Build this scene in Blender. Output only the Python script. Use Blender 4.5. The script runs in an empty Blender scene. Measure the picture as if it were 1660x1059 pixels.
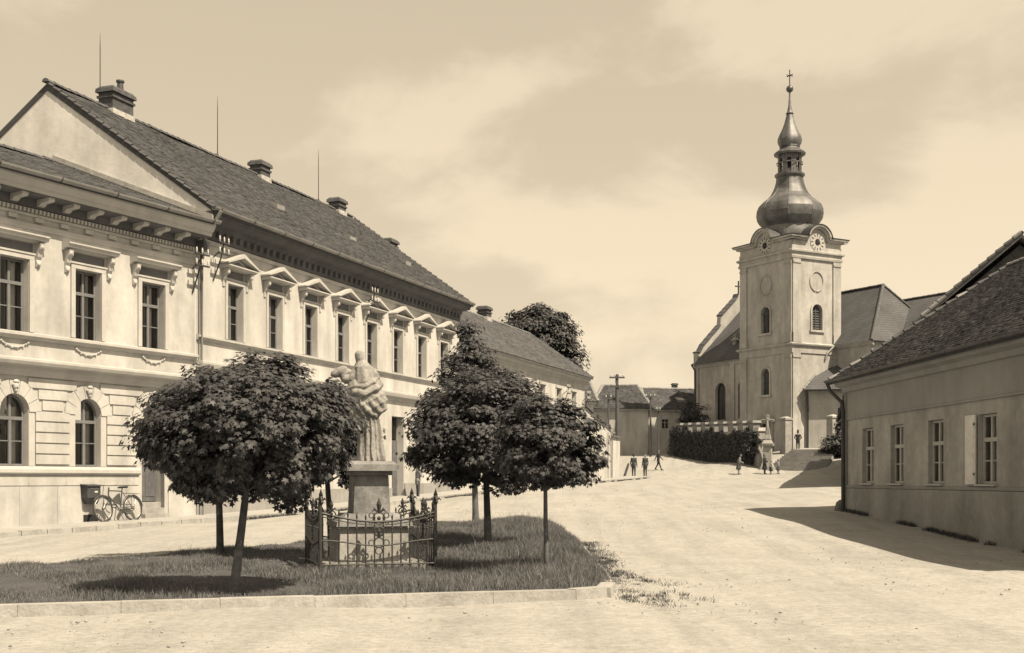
import bpy, bmesh, math, random
import numpy as np
from mathutils import Vector, Matrix

# ---------------------------------------------------------------- camera, sky, sun, exposure
SC = bpy.context.scene
COL = SC.collection
F_PX = 1980.0                      # focal length in pixels of a 1660 px wide picture
EYE = 1.6
cam_d = bpy.data.cameras.new("camera")
cam = bpy.data.objects.new("camera", cam_d)
COL.objects.link(cam)
cam.location = (0, 0, EYE)
cam.rotation_euler = (math.radians(90), 0, 0)
cam_d.sensor_width = 36.0
cam_d.lens = F_PX / 1660.0 * 36.0
cam_d.shift_x = 14.0 / 1660.0
cam_d.shift_y = (778.0 - 529.5) / 1660.0
cam_d.clip_end = 6000.0
SC.camera = cam

TINT = (1.0, 0.835, 0.60)         # the warm brown tone of the print
SUN_DIR = Vector((0.54, -0.45, 1.0)).normalized()   # towards the sun
SUN_EL = math.asin(SUN_DIR.z)
SUN_AZ = math.atan2(SUN_DIR.x, SUN_DIR.y)

CLOUD_X = 0.4
world = bpy.data.worlds.new("World")
SC.world = world
world.use_nodes = True
wn, wl = world.node_tree.nodes, world.node_tree.links
wn.clear()
def W(t, **k):
    n = wn.new(t)
    for a, b in k.items(): setattr(n, a, b)
    return n
def wmath(op, a, b=None, clamp=False):
    n = W("ShaderNodeMath", operation=op, use_clamp=clamp)
    for i, s in enumerate((a, b)):
        if s is None: continue
        if isinstance(s, (int, float)): n.inputs[i].default_value = s
        else: wl.new(s, n.inputs[i])
    return n.outputs[0]
w_out = W("ShaderNodeOutputWorld"); w_bg = W("ShaderNodeBackground")
w_sky = W("ShaderNodeTexSky", sky_type="NISHITA", sun_disc=False)
w_sky.sun_elevation = SUN_EL; w_sky.sun_rotation = SUN_AZ
w_sky.air_density = 1.0; w_sky.dust_density = 2.0; w_sky.ozone_density = 1.0
w_bw = W("ShaderNodeRGBToBW"); wl.new(w_sky.outputs[0], w_bw.inputs[0])
w_tc = W("ShaderNodeTexCoord"); w_sep = W("ShaderNodeSeparateXYZ"); wl.new(w_tc.outputs["Generated"], w_sep.inputs[0])
w_map = W("ShaderNodeVectorMath", operation="MULTIPLY"); wl.new(w_tc.outputs["Generated"], w_map.inputs[0]); w_map.inputs[1].default_value = (1.0, 1.0, 1.9)
w_off = W("ShaderNodeVectorMath", operation="ADD"); wl.new(w_map.outputs[0], w_off.inputs[0]); w_off.inputs[1].default_value = (CLOUD_X, 1.7, 0.35)
w_n1 = W("ShaderNodeTexNoise"); w_n1.inputs["Scale"].default_value = 3.6; w_n1.inputs["Detail"].default_value = 9; w_n1.inputs["Roughness"].default_value = 0.55; w_n1.inputs["Distortion"].default_value = 0.25
wl.new(w_off.outputs[0], w_n1.inputs["Vector"])
w_mr = W("ShaderNodeMapRange", interpolation_type="SMOOTHSTEP")
w_mr.inputs["From Min"].default_value = 0.44; w_mr.inputs["From Max"].default_value = 0.58
wl.new(w_n1.outputs["Fac"], w_mr.inputs["Value"])
SKY_GAIN, SKY_BASE, CLOUD_ADD = 0.42, 2.4, 0.9
w_lum = wmath("ADD", wmath("MULTIPLY", w_bw.outputs[0], SKY_GAIN), SKY_BASE)
w_lum = wmath("ADD", w_lum, wmath("MULTIPLY", w_mr.outputs[0], CLOUD_ADD))
w_mul = W("ShaderNodeVectorMath", operation="SCALE"); w_mul.inputs[0].default_value = TINT; wl.new(w_lum, w_mul.inputs["Scale"])
wl.new(w_mul.outputs[0], w_bg.inputs["Color"]); w_bg.inputs["Strength"].default_value = 0.10
wl.new(w_bg.outputs[0], w_out.inputs[0])

sun_d = bpy.data.lights.new("sun", "SUN")
sun_d.energy = 5.0; sun_d.angle = math.radians(0.53); sun_d.color = TINT
sun = bpy.data.objects.new("sun", sun_d); COL.objects.link(sun)
sun.location = (40, -30, 60)
sun.rotation_euler = SUN_DIR.to_track_quat("Z", "Y").to_euler()

SC.view_settings.view_transform = "Standard"; SC.view_settings.look = "None"
SC.view_settings.exposure = 0.98; SC.view_settings.gamma = 1.0
SC.view_settings.use_curve_mapping = False
SC.cycles.max_bounces = 6; SC.cycles.transparent_max_bounces = 12
SC.cycles.use_denoising = True

rng = np.random.default_rng(7)
random.seed(7)

# ---------------------------------------------------------------- materials (grey values: the print has one tone)
MATS = {}
ALB = 0.53
def mat(name, c, rough=0.9, var=0.12, scale=1.0, bump=0.0, bscale=25.0, island=0.0, streak=0.0, spec=0.25, metal=0.0, transl=0.0, course=0.0, fine=0.0, back=None):
    if name in MATS: return MATS[name]
    m = bpy.data.materials.new(name); m.use_nodes = True
    nt = m.node_tree; N, L = nt.nodes, nt.links
    bs = N["Principled BSDF"]
    if isinstance(c, (int, float)):
        g = c * ALB if c > 0.14 else c * (ALB + (1 - ALB) * (0.14 - c) / 0.14)
        k = min(1.0, max(0.0, (0.5 - c) / 0.35)); c = (g * (1 - .04 * k), g, g * (1 + .12 * k))
    geo = N.new("ShaderNodeNewGeometry")
    def M(op, a, b=None):
        n = N.new("ShaderNodeMath"); n.operation = op
        for i, s in enumerate((a, b)):
            if s is None: continue
            if isinstance(s, (int, float)): n.inputs[i].default_value = s
            else: L.new(s, n.inputs[i])
        return n.outputs[0]
    def noise(sc, detail=5, vec=None, rough_=0.6):
        n = N.new("ShaderNodeTexNoise"); n.inputs["Scale"].default_value = sc; n.inputs["Detail"].default_value = detail; n.inputs["Roughness"].default_value = rough_
        L.new(vec if vec is not None else geo.outputs["Position"], n.inputs["Vector"]); return n.outputs["Fac"]
    def rangef(s, lo, hi, a=0.3, b=0.7):
        n = N.new("ShaderNodeMapRange"); n.inputs["From Min"].default_value = a; n.inputs["From Max"].default_value = b
        n.inputs["To Min"].default_value = lo; n.inputs["To Max"].default_value = hi; L.new(s, n.inputs["Value"]); return n.outputs[0]
    fac = None
    def times(s):
        nonlocal fac
        fac = s if fac is None else M("MULTIPLY", fac, s)
    if var:
        times(rangef(noise(scale), 1 - var, 1 + var * 0.7)); times(rangef(noise(scale * 7.3, 4), 1 - var * 0.5, 1 + var * 0.4))
    if fine: times(rangef(noise(scale * 60, 3), 1 - fine, 1 + fine))
    if streak:
        v = N.new("ShaderNodeVectorMath"); v.operation = "MULTIPLY"; v.inputs[1].default_value = (1.1, 1.1, 0.26); L.new(geo.outputs["Position"], v.inputs[0])
        times(rangef(noise(1.5, 5, v.outputs[0], .5), 1 - streak * .8, 1.0, 0.3, 0.62))
    if island: times(rangef(geo.outputs["Random Per Island"], 1 - island, 1 + island, 0, 1))
    if course:
        sp = N.new("ShaderNodeSeparateXYZ"); L.new(geo.outputs["Position"], sp.inputs[0])
        cf = M("FRACT", M("MULTIPLY", sp.outputs[2], 1.0 / course)); times(rangef(cf, 0.62, 1.12, 0, 0.35))
    if fac is not None:
        sc = N.new("ShaderNodeVectorMath"); sc.operation = "SCALE"; sc.inputs[0].default_value = c[:3]; L.new(fac, sc.inputs["Scale"])
        L.new(sc.outputs[0], bs.inputs["Base Color"]); colout = sc.outputs[0]
    else:
        bs.inputs["Base Color"].default_value = (*c[:3], 1); colout = None
    bs.inputs["Roughness"].default_value = rough; bs.inputs["Metallic"].default_value = metal
    bs.inputs["Specular IOR Level"].default_value = spec
    if bump:
        b = N.new("ShaderNodeBump"); b.inputs["Strength"].default_value = min(1.0, bump); b.inputs["Distance"].default_value = 0.02
        L.new(noise(bscale, 6), b.inputs["Height"]); L.new(b.outputs[0], bs.inputs["Normal"])
    if transl:
        tr = N.new("ShaderNodeBsdfTranslucent"); mx = N.new("ShaderNodeMixShader"); mx.inputs[0].default_value = transl
        if colout is not None: L.new(colout, tr.inputs[0])
        L.new(bs.outputs[0], mx.inputs[1]); L.new(tr.outputs[0], mx.inputs[2]); L.new(mx.outputs[0], N["Material Output"].inputs[0])
    MATS[name] = m
    return m

def glass_mat():
    m = bpy.data.materials.new("window_glass"); m.use_nodes = True
    nt = m.node_tree; N, L = nt.nodes, nt.links; N.remove(N["Principled BSDF"])
    tr = N.new("ShaderNodeBsdfTransparent"); tr.inputs[0].default_value = (0.86, 0.86, 0.85, 1)
    gl = N.new("ShaderNodeBsdfGlossy"); gl.inputs["Roughness"].default_value = 0.03; gl.inputs[0].default_value = (0.9, 0.9, 0.9, 1)
    geo = N.new("ShaderNodeNewGeometry"); no = N.new("ShaderNodeTexNoise"); no.inputs["Scale"].default_value = 2.2; L.new(geo.outputs["Position"], no.inputs["Vector"])
    bp = N.new("ShaderNodeBump"); bp.inputs["Strength"].default_value = 0.12; bp.inputs["Distance"].default_value = 0.05; L.new(no.outputs["Fac"], bp.inputs["Height"]); L.new(bp.outputs[0], gl.inputs["Normal"])
    fr = N.new("ShaderNodeFresnel"); fr.inputs["IOR"].default_value = 1.5
    mx = N.new("ShaderNodeMixShader"); L.new(fr.outputs[0], mx.inputs[0]); L.new(tr.outputs[0], mx.inputs[1]); L.new(gl.outputs[0], mx.inputs[2])
    L.new(mx.outputs[0], N["Material Output"].inputs[0])
    return m
GLASS = glass_mat()

STUCCO_A = mat("stucco_pale", 0.74, var=0.15, scale=0.8, bump=0.25, bscale=30, streak=0.34)
STUCCO_B = mat("stucco_white", 0.80, var=0.13, scale=0.6, bump=0.25, bscale=30, streak=0.34)
TRIM = mat("stucco_trim", 0.70, var=0.10, scale=2.0, bump=0.2, bscale=40, streak=0.15)
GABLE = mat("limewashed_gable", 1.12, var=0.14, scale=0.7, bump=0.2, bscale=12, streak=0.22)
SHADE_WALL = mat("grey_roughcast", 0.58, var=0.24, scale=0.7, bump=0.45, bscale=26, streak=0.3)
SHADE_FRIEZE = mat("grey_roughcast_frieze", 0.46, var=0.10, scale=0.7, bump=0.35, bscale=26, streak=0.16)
CHURCH = mat("church_limewash", 0.64, var=0.2, scale=0.35, bump=0.3, bscale=14, streak=0.3)
CHURCH_DARK = CHURCH
TILE = mat("clay_tile", 0.085, rough=0.85, var=0.22, scale=0.9, island=0.38, bump=0.3, bscale=40)
TILE_OLD = mat("weathered_tile", 0.13, rough=0.9, var=0.3, scale=0.8, island=0.28, bump=0.3, bscale=40)
TILE_GREY = mat("grey_tile", 0.17, rough=0.9, var=0.2, scale=0.8, island=0.3, bump=0.3, bscale=40)
RIDGE = mat("ridge_tile_clay", 0.16, var=0.25, scale=3, island=0.0, bump=0.3)
RIDGE_WHITE = mat("mortared_ridge", 0.36, var=0.35, scale=4, bump=0.4)
ROOF_FAR = mat("far_roof_tile", 0.115, var=0.25, scale=0.5, course=0.24, fine=0.15)
BRICK = mat("sooty_brick", 0.13, var=0.35, scale=3.5, bump=0.6, bscale=14)
ZINC = mat("zinc_sheet", 0.42, rough=0.55, var=0.2, scale=2, metal=0.2, spec=0.4)
ZINC_DARK = mat("dark_zinc", 0.09, rough=0.55, var=0.3, scale=2, metal=0.2)
IRON = mat("wrought_iron", 0.035, rough=0.6, var=0.3, scale=8, spec=0.4)
FRAME_W = mat("window_paint", 0.26, rough=0.6, var=0.12, scale=3)
FRAME_P = mat("pale_window_paint", 0.62, rough=0.6, var=0.12, scale=3)
CURTAIN = mat("white_curtain", 1.4, var=0.1, scale=4, transl=0.2)
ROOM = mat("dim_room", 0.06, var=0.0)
DOORM = mat("door_wood", 0.2, rough=0.6, var=0.25, scale=4, bump=0.2)
STONE = mat("weathered_sandstone", 0.36, var=0.4, scale=2.2, bump=0.7, bscale=14, streak=0.3)
STONE_P = mat("pale_stone", 0.52, var=0.25, scale=2.5, bump=0.5, bscale=18, streak=0.2)
KERB = mat("kerb_granite", 0.52, var=0.25, scale=2.2, bump=0.6, bscale=22, fine=0.1)
PAVE = mat("pavement_dust", 0.50, var=0.15, scale=0.8, bump=0.5, bscale=18, fine=0.08)
COPPER = mat("dull_copper", 0.2, rough=0.55, island=.28, var=0.5, scale=0.8, metal=0.25, spec=0.5, streak=0.3)
GILT = mat("gilt_metal", 0.16, rough=0.4, metal=0.6, var=0.2, scale=3)
WOOD = mat("weathered_pole", 0.15, var=0.3, scale=4, bump=0.4)
BOARD = mat("dark_boards", 0.06, var=0.35, scale=3, bump=0.4, streak=0.3)
PORC = mat("porcelain", 0.8, rough=0.25, var=0.0, spec=0.5)
BARK = mat("bark", 0.11, var=0.4, scale=8, bump=0.8, bscale=40)
BARK_L = mat("limewashed_bark", 0.2, var=0.35, scale=7, bump=0.6, bscale=40)
LEAF = mat("maple_leaf", 0.135, rough=0.55, var=0.15, scale=2.5, island=0.4, transl=0.42, spec=0.35)
LEAF_D = mat("dark_leaf", 0.075, rough=0.6, var=0.2, scale=1.0, island=0.45, transl=0.22, spec=0.3)
GRASS = mat("grass_blade", 0.29, rough=0.7, var=0.32, scale=0.9, island=0.45, transl=0.3)
SOIL = mat("dark_soil", 0.09, var=0.3, scale=1.5, bump=0.6)
RUBBER = mat("tyre_rubber", 0.05, var=0.1)
SKIN = mat("skin", 0.36, rough=0.6, var=0.05)
HAIR = mat("hair", 0.04, var=0.1)
BLACKC = mat("black_cloth", 0.03, var=0.15, scale=9)
GREYC = mat("grey_cloth", 0.09, var=0.15, scale=9)
LIGHTC = mat("light_cloth", 0.32, var=0.15, scale=9)
WHITEC = mat("white_cloth", 0.65, var=0.1, scale=9)
BLACKP = mat("black_void_paint", 0.02, var=0.0)

# ---------------------------------------------------------------- terrain
CTRL = np.array([
 (-40,-20,0),(0,-20,0),(40,-20,0),(-20,5,0),(0,5,0),(20,5,0.05),(-12,16,0),(0,16,0),(10,17,0.02),(-9,14,0),
 (-15,29,.15),(-11.3,34,.27),(-8.6,38,.36),(-5.4,44,.5),(-1.8,52,.78),(1.6,62,1.1),(7.4,85,1.58),
 (10.49,25.5,.2),(10,35.6,.7),(7.15,36.5,.65),(3,34,.5),(9.85,92,1.79),(13.3,105,2.4),(13.2,117,3.7),(18.7,97,2.0),(21.4,100,2.55),
 (25.6,107,4.2),(30,112,4.1),(22,108,3.6),(14,58,1.2),(20,60,1.5),(19,80,1.75),(24.5,97,2.35),(22.9,99.0,2.3),(24.2,102.2,3.0),(25.6,105.2,3.85),(30,104,4.0),
 (-14,40,.3),(-30,40,.3),(-30,80,1.4),(-10,85,1.6),(13,128,4.1),(20,125,4.2),(30,130,4.2),(50,110,4.2),(50,60,1.8),
 (-60,150,4),(0,150,4.5),(60,150,5),(100,60,2),(-100,60,1),(100,-20,0),(-100,-20,0),(-100,300,6),(0,300,6),(100,300,6)], float)
def _ker(d2): return -np.sqrt(d2 + 16.0)
def _fit():
    P = CTRL[:, :2]; n = len(P)
    K = _ker(((P[:, None] - P[None]) ** 2).sum(-1))
    A = np.zeros((n + 1, n + 1)); A[:n, :n] = K; A[:n, n] = 1; A[n, :n] = 1
    b = np.zeros(n + 1); b[:n] = CTRL[:, 2]
    return np.linalg.solve(A, b)
_WT = _fit()
def Hn(x, y):
    x = np.clip(np.asarray(x, float), -100, 100); y = np.clip(np.asarray(y, float), -20, 300)
    d2 = (x[..., None] - CTRL[:, 0]) ** 2 + (y[..., None] - CTRL[:, 1]) ** 2
    return (_ker(d2) * _WT[:-1]).sum(-1) + _WT[-1]
def H(x, y): return float(Hn(np.array([x]), np.array([y]))[0])

# ---------------------------------------------------------------- helpers
ZB = {}
def thing(name, label, cat, x, y, z=None, d=(1, 0), group=None):
    """Empty at the base of a thing; local x runs along d, local -y is outward, parts are given with world heights"""
    o = bpy.data.objects.new(name, None); COL.objects.link(o)
    if z is None: z = H(x, y)
    o.location = (x, y, z); o.rotation_euler = (0, 0, math.atan2(d[1], d[0]))
    o.empty_display_size = 0.2
    o["label"] = label; o["category"] = cat
    if group: o["group"] = group
    ZB[o.name] = z
    return o
def tag(o, label, cat, group=None):
    o["label"] = label; o["category"] = cat
    if group: o["group"] = group
    return o

class MB:
    def __init__(s): s.v = []; s.f = []
    def add(s, vs, fs):
        n = len(s.v); s.v += [tuple(p) for p in vs]; s.f += [tuple(i + n for i in f) for f in fs]; return s
    def box(s, x0, x1, y0, y1, z0, z1):
        return s.add([(x0,y0,z0),(x1,y0,z0),(x1,y1,z0),(x0,y1,z0),(x0,y0,z1),(x1,y0,z1),(x1,y1,z1),(x0,y1,z1)],
                     [(0,3,2,1),(4,5,6,7),(0,1,5,4),(1,2,6,5),(2,3,7,6),(3,0,4,7)])
    def tbox(s, x0, x1, y0, y1, z0, z1, i):      # box whose top is inset by i on all sides
        return s.add([(x0,y0,z0),(x1,y0,z0),(x1,y1,z0),(x0,y1,z0),(x0+i,y0+i,z1),(x1-i,y0+i,z1),(x1-i,y1-i,z1),(x0+i,y1-i,z1)],
                     [(0,3,2,1),(4,5,6,7),(0,1,5,4),(1,2,6,5),(2,3,7,6),(3,0,4,7)])
    def face(s, *p): return s.add(p, [tuple(range(len(p)))])
    def prism(s, poly, a0, a1, axis="y"):        # poly of 2-D points extruded along axis
        def P(q, a): return {"y": (q[0], a, q[1]), "x": (a, q[0], q[1]), "z": (q[0], q[1], a)}[axis]
        n = len(poly)
        return s.add([P(q, a0) for q in poly] + [P(q, a1) for q in poly],
                     [tuple(range(n))[::-1], tuple(range(n, 2 * n))] + [(i, (i + 1) % n, n + (i + 1) % n, n + i) for i in range(n)])
    def hexa(s, p): return s.add(p, [(0,3,2,1),(4,5,6,7),(0,1,5,4),(1,2,6,5),(2,3,7,6),(3,0,4,7)])
    def tube(s, pts, rad, n=8, closed=False):
        pts = [Vector(p) for p in pts]
        if isinstance(rad, (int, float)): rad = [rad] * len(pts)
        m = len(pts); vs = []; fs = []
        up = None
        for i, p in enumerate(pts):
            if closed: t = pts[(i + 1) % m] - pts[i - 1]
            else: t = pts[min(i + 1, m - 1)] - pts[max(i - 1, 0)]
            t.normalize()
            if up is None: up = Vector((0, 0, 1)) if abs(t.z) < 0.9 else Vector((1, 0, 0))
            a = t.cross(up)
            if a.length < 1e-5: a = t.orthogonal()
            a.normalize(); b = t.cross(a); up = -b if False else up
            for k in range(n):
                q = 2 * math.pi * k / n
                vs.append(p + (a * math.cos(q) + b * math.sin(q)) * rad[i])
        for i in range(m if closed else m - 1):
            j = (i + 1) % m
            for k in range(n): fs.append((i*n+k, i*n+(k+1)%n, j*n+(k+1)%n, j*n+k))
        if not closed: fs += [tuple(range(n))[::-1], tuple(range((m-1)*n, m*n))]
        return s.add(vs, fs)
    def lathe(s, prof, cx=0, cy=0, n=16, ph=0.0, fn=None, caps=True):
        vs = []; fs = []
        for r, z in prof:
            for k in range(n):
                q = ph + 2 * math.pi * k / n
                rr = r * (fn(q) if fn else 1)
                vs.append((cx + rr * math.cos(q), cy + rr * math.sin(q), z))
        for i in range(len(prof) - 1):
            for k in range(n): fs.append((i*n+k, i*n+(k+1)%n, (i+1)*n+(k+1)%n, (i+1)*n+k))
        if caps: fs += [tuple(range(n))[::-1], tuple(range((len(prof)-1)*n, len(prof)*n))]
        return s.add(vs, fs)
    def ball(s, c, r, n=8, m=6, sx=1, sy=1, sz=1):
        prof = [(max(1e-4, math.sin(math.pi*i/m)), -math.cos(math.pi*i/m)) for i in range(m + 1)]
        k = MB().lathe(prof, n=n)
        return s.add([(c[0]+x*r*sx, c[1]+y*r*sy, c[2]+z*r*sz) for x, y, z in k.v], k.f)
    def ring(s, c, R, r, ax="y", n=16, m=6, sq=1.0):
        pts = []
        for k in range(n):
            q = 2*math.pi*k/n; a, b = R*math.cos(q), R*math.sin(q)*sq
            pts.append({"y": (c[0]+a, c[1], c[2]+b), "x": (c[0], c[1]+a, c[2]+b), "z": (c[0]+a, c[1]+b, c[2])}[ax])
        return s.tube(pts, r, m, closed=True)

def link_mesh(name, me, material, parent=None, smooth=False):
    o = bpy.data.objects.new(name, me); COL.objects.link(o)
    if material is not None:
        for mm in (material if isinstance(material, list) else [material]): me.materials.append(mm)
    if parent is not None: o.parent = parent; ZB[o.name] = ZB.get(parent.name, 0.0)
    if smooth:
        me.shade_smooth() if hasattr(me, "shade_smooth") else None
    return o
def build(name, mb, material, parent=None, smooth=False, recalc=True):
    zb = ZB.get(parent.name, 0.0) if parent is not None else 0.0
    me = bpy.data.meshes.new(name)
    me.from_pydata([(x, y, z - zb) for x, y, z in mb.v], [], mb.f)
    if recalc:
        bm = bmesh.new(); bm.from_mesh(me); bmesh.ops.recalc_face_normals(bm, faces=bm.faces); bm.to_mesh(me); bm.free()
    o = link_mesh(name, me, material, parent)
    if smooth:
        me.polygons.foreach_set("use_smooth", [True] * len(me.polygons))
        try: me.set_sharp_from_angle(angle=math.radians(40))
        except Exception: pass
    return o
def np_mesh(name, V, F, material, parent=None, smooth=False):
    """V (n,3), F (m,k) arrays of equal-sided faces"""
    me = bpy.data.meshes.new(name)
    m, k = F.shape
    me.vertices.add(len(V)); me.vertices.foreach_set("co", np.ascontiguousarray(V, np.float32).ravel())
    me.loops.add(m * k); me.loops.foreach_set("vertex_index", np.ascontiguousarray(F, np.int32).ravel())
    me.polygons.add(m); me.polygons.foreach_set("loop_start", np.arange(0, m * k, k, dtype=np.int32))
    try: me.polygons.foreach_set("loop_total", np.full(m, k, np.int32))
    except Exception: pass
    me.update(calc_edges=True)
    if smooth: me.polygons.foreach_set("use_smooth", np.ones(m, bool))
    return link_mesh(name, me, material, parent)

def wall_grid(mb, x0, x1, z0, z1, y0, th, holes):
    """wall in the xz plane from y0 (outside) to y0+th with openings (xa,xb,za,zb,arch); arch openings have a round head ending at zb"""
    xs = sorted({x0, x1, *[h[0] for h in holes], *[h[1] for h in holes]}); zs = sorted({z0, z1, *[h[2] for h in holes], *[h[3] for h in holes]})
    def inside(x, z): return any(h[0] < x < h[1] and h[2] < z < h[3] for h in holes)
    for y, fl in ((y0, 1), (y0 + th, 0)):
        for i in range(len(xs) - 1):
            for j in range(len(zs) - 1):
                if inside((xs[i]+xs[i+1])/2, (zs[j]+zs[j+1])/2): continue
                mb.face((xs[i],y,zs[j]),(xs[i+1],y,zs[j]),(xs[i+1],y,zs[j+1]),(xs[i],y,zs[j+1]))
    y1 = y0 + th
    for a, b in (((x0,z0),(x1,z0)),((x0,z1),(x1,z1)),((x0,z0),(x0,z1)),((x1,z0),(x1,z1))):
        mb.face((a[0],y0,a[1]),(b[0],y0,b[1]),(b[0],y1,b[1]),(a[0],y1,a[1]))
    for xa, xb, za, zb, arch in holes:
        c, r = (xa + xb) / 2, (xb - xa) / 2
        zt = zb - r if arch else zb
        mb.face((xa,y0,za),(xb,y0,za),(xb,y1,za),(xa,y1,za))
        for x in (xa, xb): mb.face((x,y0,za),(x,y0,zt),(x,y1,zt),(x,y1,za))
        if not arch: mb.face((xa,y0,zb),(xb,y0,zb),(xb,y1,zb),(xa,y1,zb))
        else:
            n = 14; ps = [(c - r*math.cos(math.pi*i/n), zt + r*math.sin(math.pi*i/n)) for i in range(n + 1)]
            for (a, za_), (b, zb_) in zip(ps, ps[1:]):
                for y in (y0, y1): mb.face((a,y,za_),(b,y,zb_),(b,y,zb),(a,y,zb))
                mb.face((a,y0,za_),(b,y0,zb_),(b,y1,zb_),(a,y1,za_))
    return mb

def casement(parent, c, w, z0, z1, y, arch=False, fm=None, curtain=True, transom=0.66, panes_low=2):
    """two-light window with a transom: frame mesh with its panes and curtains as sub-parts"""
    fm = fm or FRAME_W
    xa, xb = c - w/2, c + w/2; t = 0.055; zt = z0 + (z1 - z0) * transom
    m = MB(); m.box(xa, xa+t, y, y+.07, z0, z1 - (w/2 if arch else 0)); m.box(xb-t, xb, y, y+.07, z0, z1 - (w/2 if arch else 0))
    m.box(xa+t, xb-t, y-.01, y+.08, z0, z0+t); m.box(xa+t, xb-t, y-.02, y+.08, zt-.05, zt+.04)
    m.box(c-.045, c+.045, y-.012, y+.074, z0+t, zt-.05); m.box(c-.035, c+.035, y-.006, y+.074, zt+.04, z1-.02)
    if arch:
        r = w/2; zc = z1 - r; n = 12
        for i in range(n):
            a, b = math.pi*i/n, math.pi*(i+1)/n
            P = [(c-R*math.cos(q), zc+R*math.sin(q)) for R, q in ((r,a),(r,b),(r-t,b),(r-t,a))]
            m.prism(P, y, y+.07)
    else: m.box(xa+t, xb-t, y-.004, y+.072, z1-t, z1)
    zm = z0 + (zt - z0) * 0.52
    for s in (-1, 1):
        a, b = (xa+t, c-.045) if s < 0 else (c+.045, xb-t)
        m.box(a, b, y+.01, y+.05, zm-.014, zm+.014)
    o = build("window", m, fm, parent)
    for s in (-1, 1):
        a, b = (xa+t, c-.045) if s < 0 else (c+.045, xb-t)
        for p, q in ((z0+t, zm-.014), (zm+.014, zt-.05)):
            build("pane", MB().face((a,y+.035,p),(b,y+.035,p),(b,y+.035,q),(a,y+.035,q)), GLASS, o, recalc=False)
        if arch:
            r = w/2 - t; zc = z1 - w/2
            pts = [(c+s*.035, zt+.04), (c+s*r, zt+.04)] + [(c+s*r*math.cos(q), zc+r*math.sin(q)) for q in np.linspace(0.02, 1.5, 7)]
            build("pane", MB().face(*[(x, y+.035, z) for x, z in pts]), GLASS, o, recalc=False)
        else: build("pane", MB().face((a,y+.035,zt+.04),(b,y+.035,zt+.04),(b,y+.035,z1-t),(a,y+.035,z1-t)), GLASS, o, recalc=False)
        if curtain:
            k = MB(); n = 8; cw = w * random.choice((.1, .16, .2, .26, .33)); e = xa + .1 if s < 0 else xb - .1
            zz = [z0+.05, z1 - (w*0.35 if arch else .05)]
            pts = [(e - s*cw*i/n, y+.2 + .03*math.sin(i*2.1+c)) for i in range(n+1)]
            for (x_, y_), (x2, y2) in zip(pts, pts[1:]): k.face((x_,y_,zz[0]),(x2,y2,zz[0]),(x2,y2,zz[1]),(x_,y_,zz[1]))
            build("curtain", k, CURTAIN, o, recalc=False)
    return o

def tiles(name, parent, material, P0, ex, eu, L, S, tw=0.2, th=0.17, inside=None, seed=1, zb=None, jit=1.0):
    """tile courses on a plane: P0 eave corner, ex unit vector along the eave, eu unit vector up the slope (heights are world heights)"""
    r = np.random.default_rng(seed)
    zb = ZB.get(parent.name, 0.0) if zb is None else zb
    P0 = np.array(P0, float) - np.array([0, 0, zb]); ex = np.array(ex, float); eu = np.array(eu, float); en = np.cross(ex, eu)
    if en[2] < 0: en = -en
    nu = int(L / tw); nv = int(S / th)
    U, Vv = np.meshgrid(np.arange(nu), np.arange(nv), indexing="ij")
    u = (U + 0.5 * (Vv % 2)).ravel() * tw; v = Vv.ravel() * th
    if inside is not None:
        k = inside(u + tw/2, v + th/2); u, v = u[k], v[k]
    n = len(u)
    ln = th * 1.45; k0 = 0.035 + r.normal(0, 0.006, n) * jit; k1 = 0.012 + r.normal(0, 0.003, n) * jit
    sag = 0.022 * (np.sin(u * .83 + seed) * np.sin(v * .9 + 1.3) + .6 * np.sin(u * 1.9 + v * .7 + seed)) * np.clip(u / .8, 0, 1) * np.clip((L - u) / .8, 0, 1) + .012
    k0 = k0 + sag; k1 = k1 + sag
    slip = r.random(n) < .006; 
    dv = r.normal(0, 0.008, n) * jit - slip * .06 * r.random(n); du = r.normal(0, 0.003, n) * jit
    g = 0.006
    def pt(a, b, h): return P0 + np.outer(a, ex) + np.outer(b, eu) + np.outer(h, en)
    u0, u1 = u + g + du, u + tw - g + du; v0, v1 = v - 0.02 + dv, v - 0.02 + ln + dv
    vm = v0 + 0.0
    Vt = np.stack([pt(u0, v0, k0), pt(u1, v0, k0), pt(u1, v1, k1), pt(u0, v1, k1), pt(u0, vm, k0 - 0.024), pt(u1, vm, k0 - 0.024), pt(u1, v1, k1 - 0.02), pt(u0, v1, k1 - 0.02)], 1)
    Fc = np.array([(0,1,2,3),(4,5,1,0),(5,6,2,1),(4,0,3,7)])
    if np.dot(np.cross(ex, eu), en) < 0: Fc = Fc[:, ::-1]
    Fa = (Fc[None] + (np.arange(n) * 8)[:, None, None]).reshape(-1, 4)
    o = np_mesh(name, Vt.reshape(-1, 3), Fa, material, parent); o["kind"] = "stuff"
    return o

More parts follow.
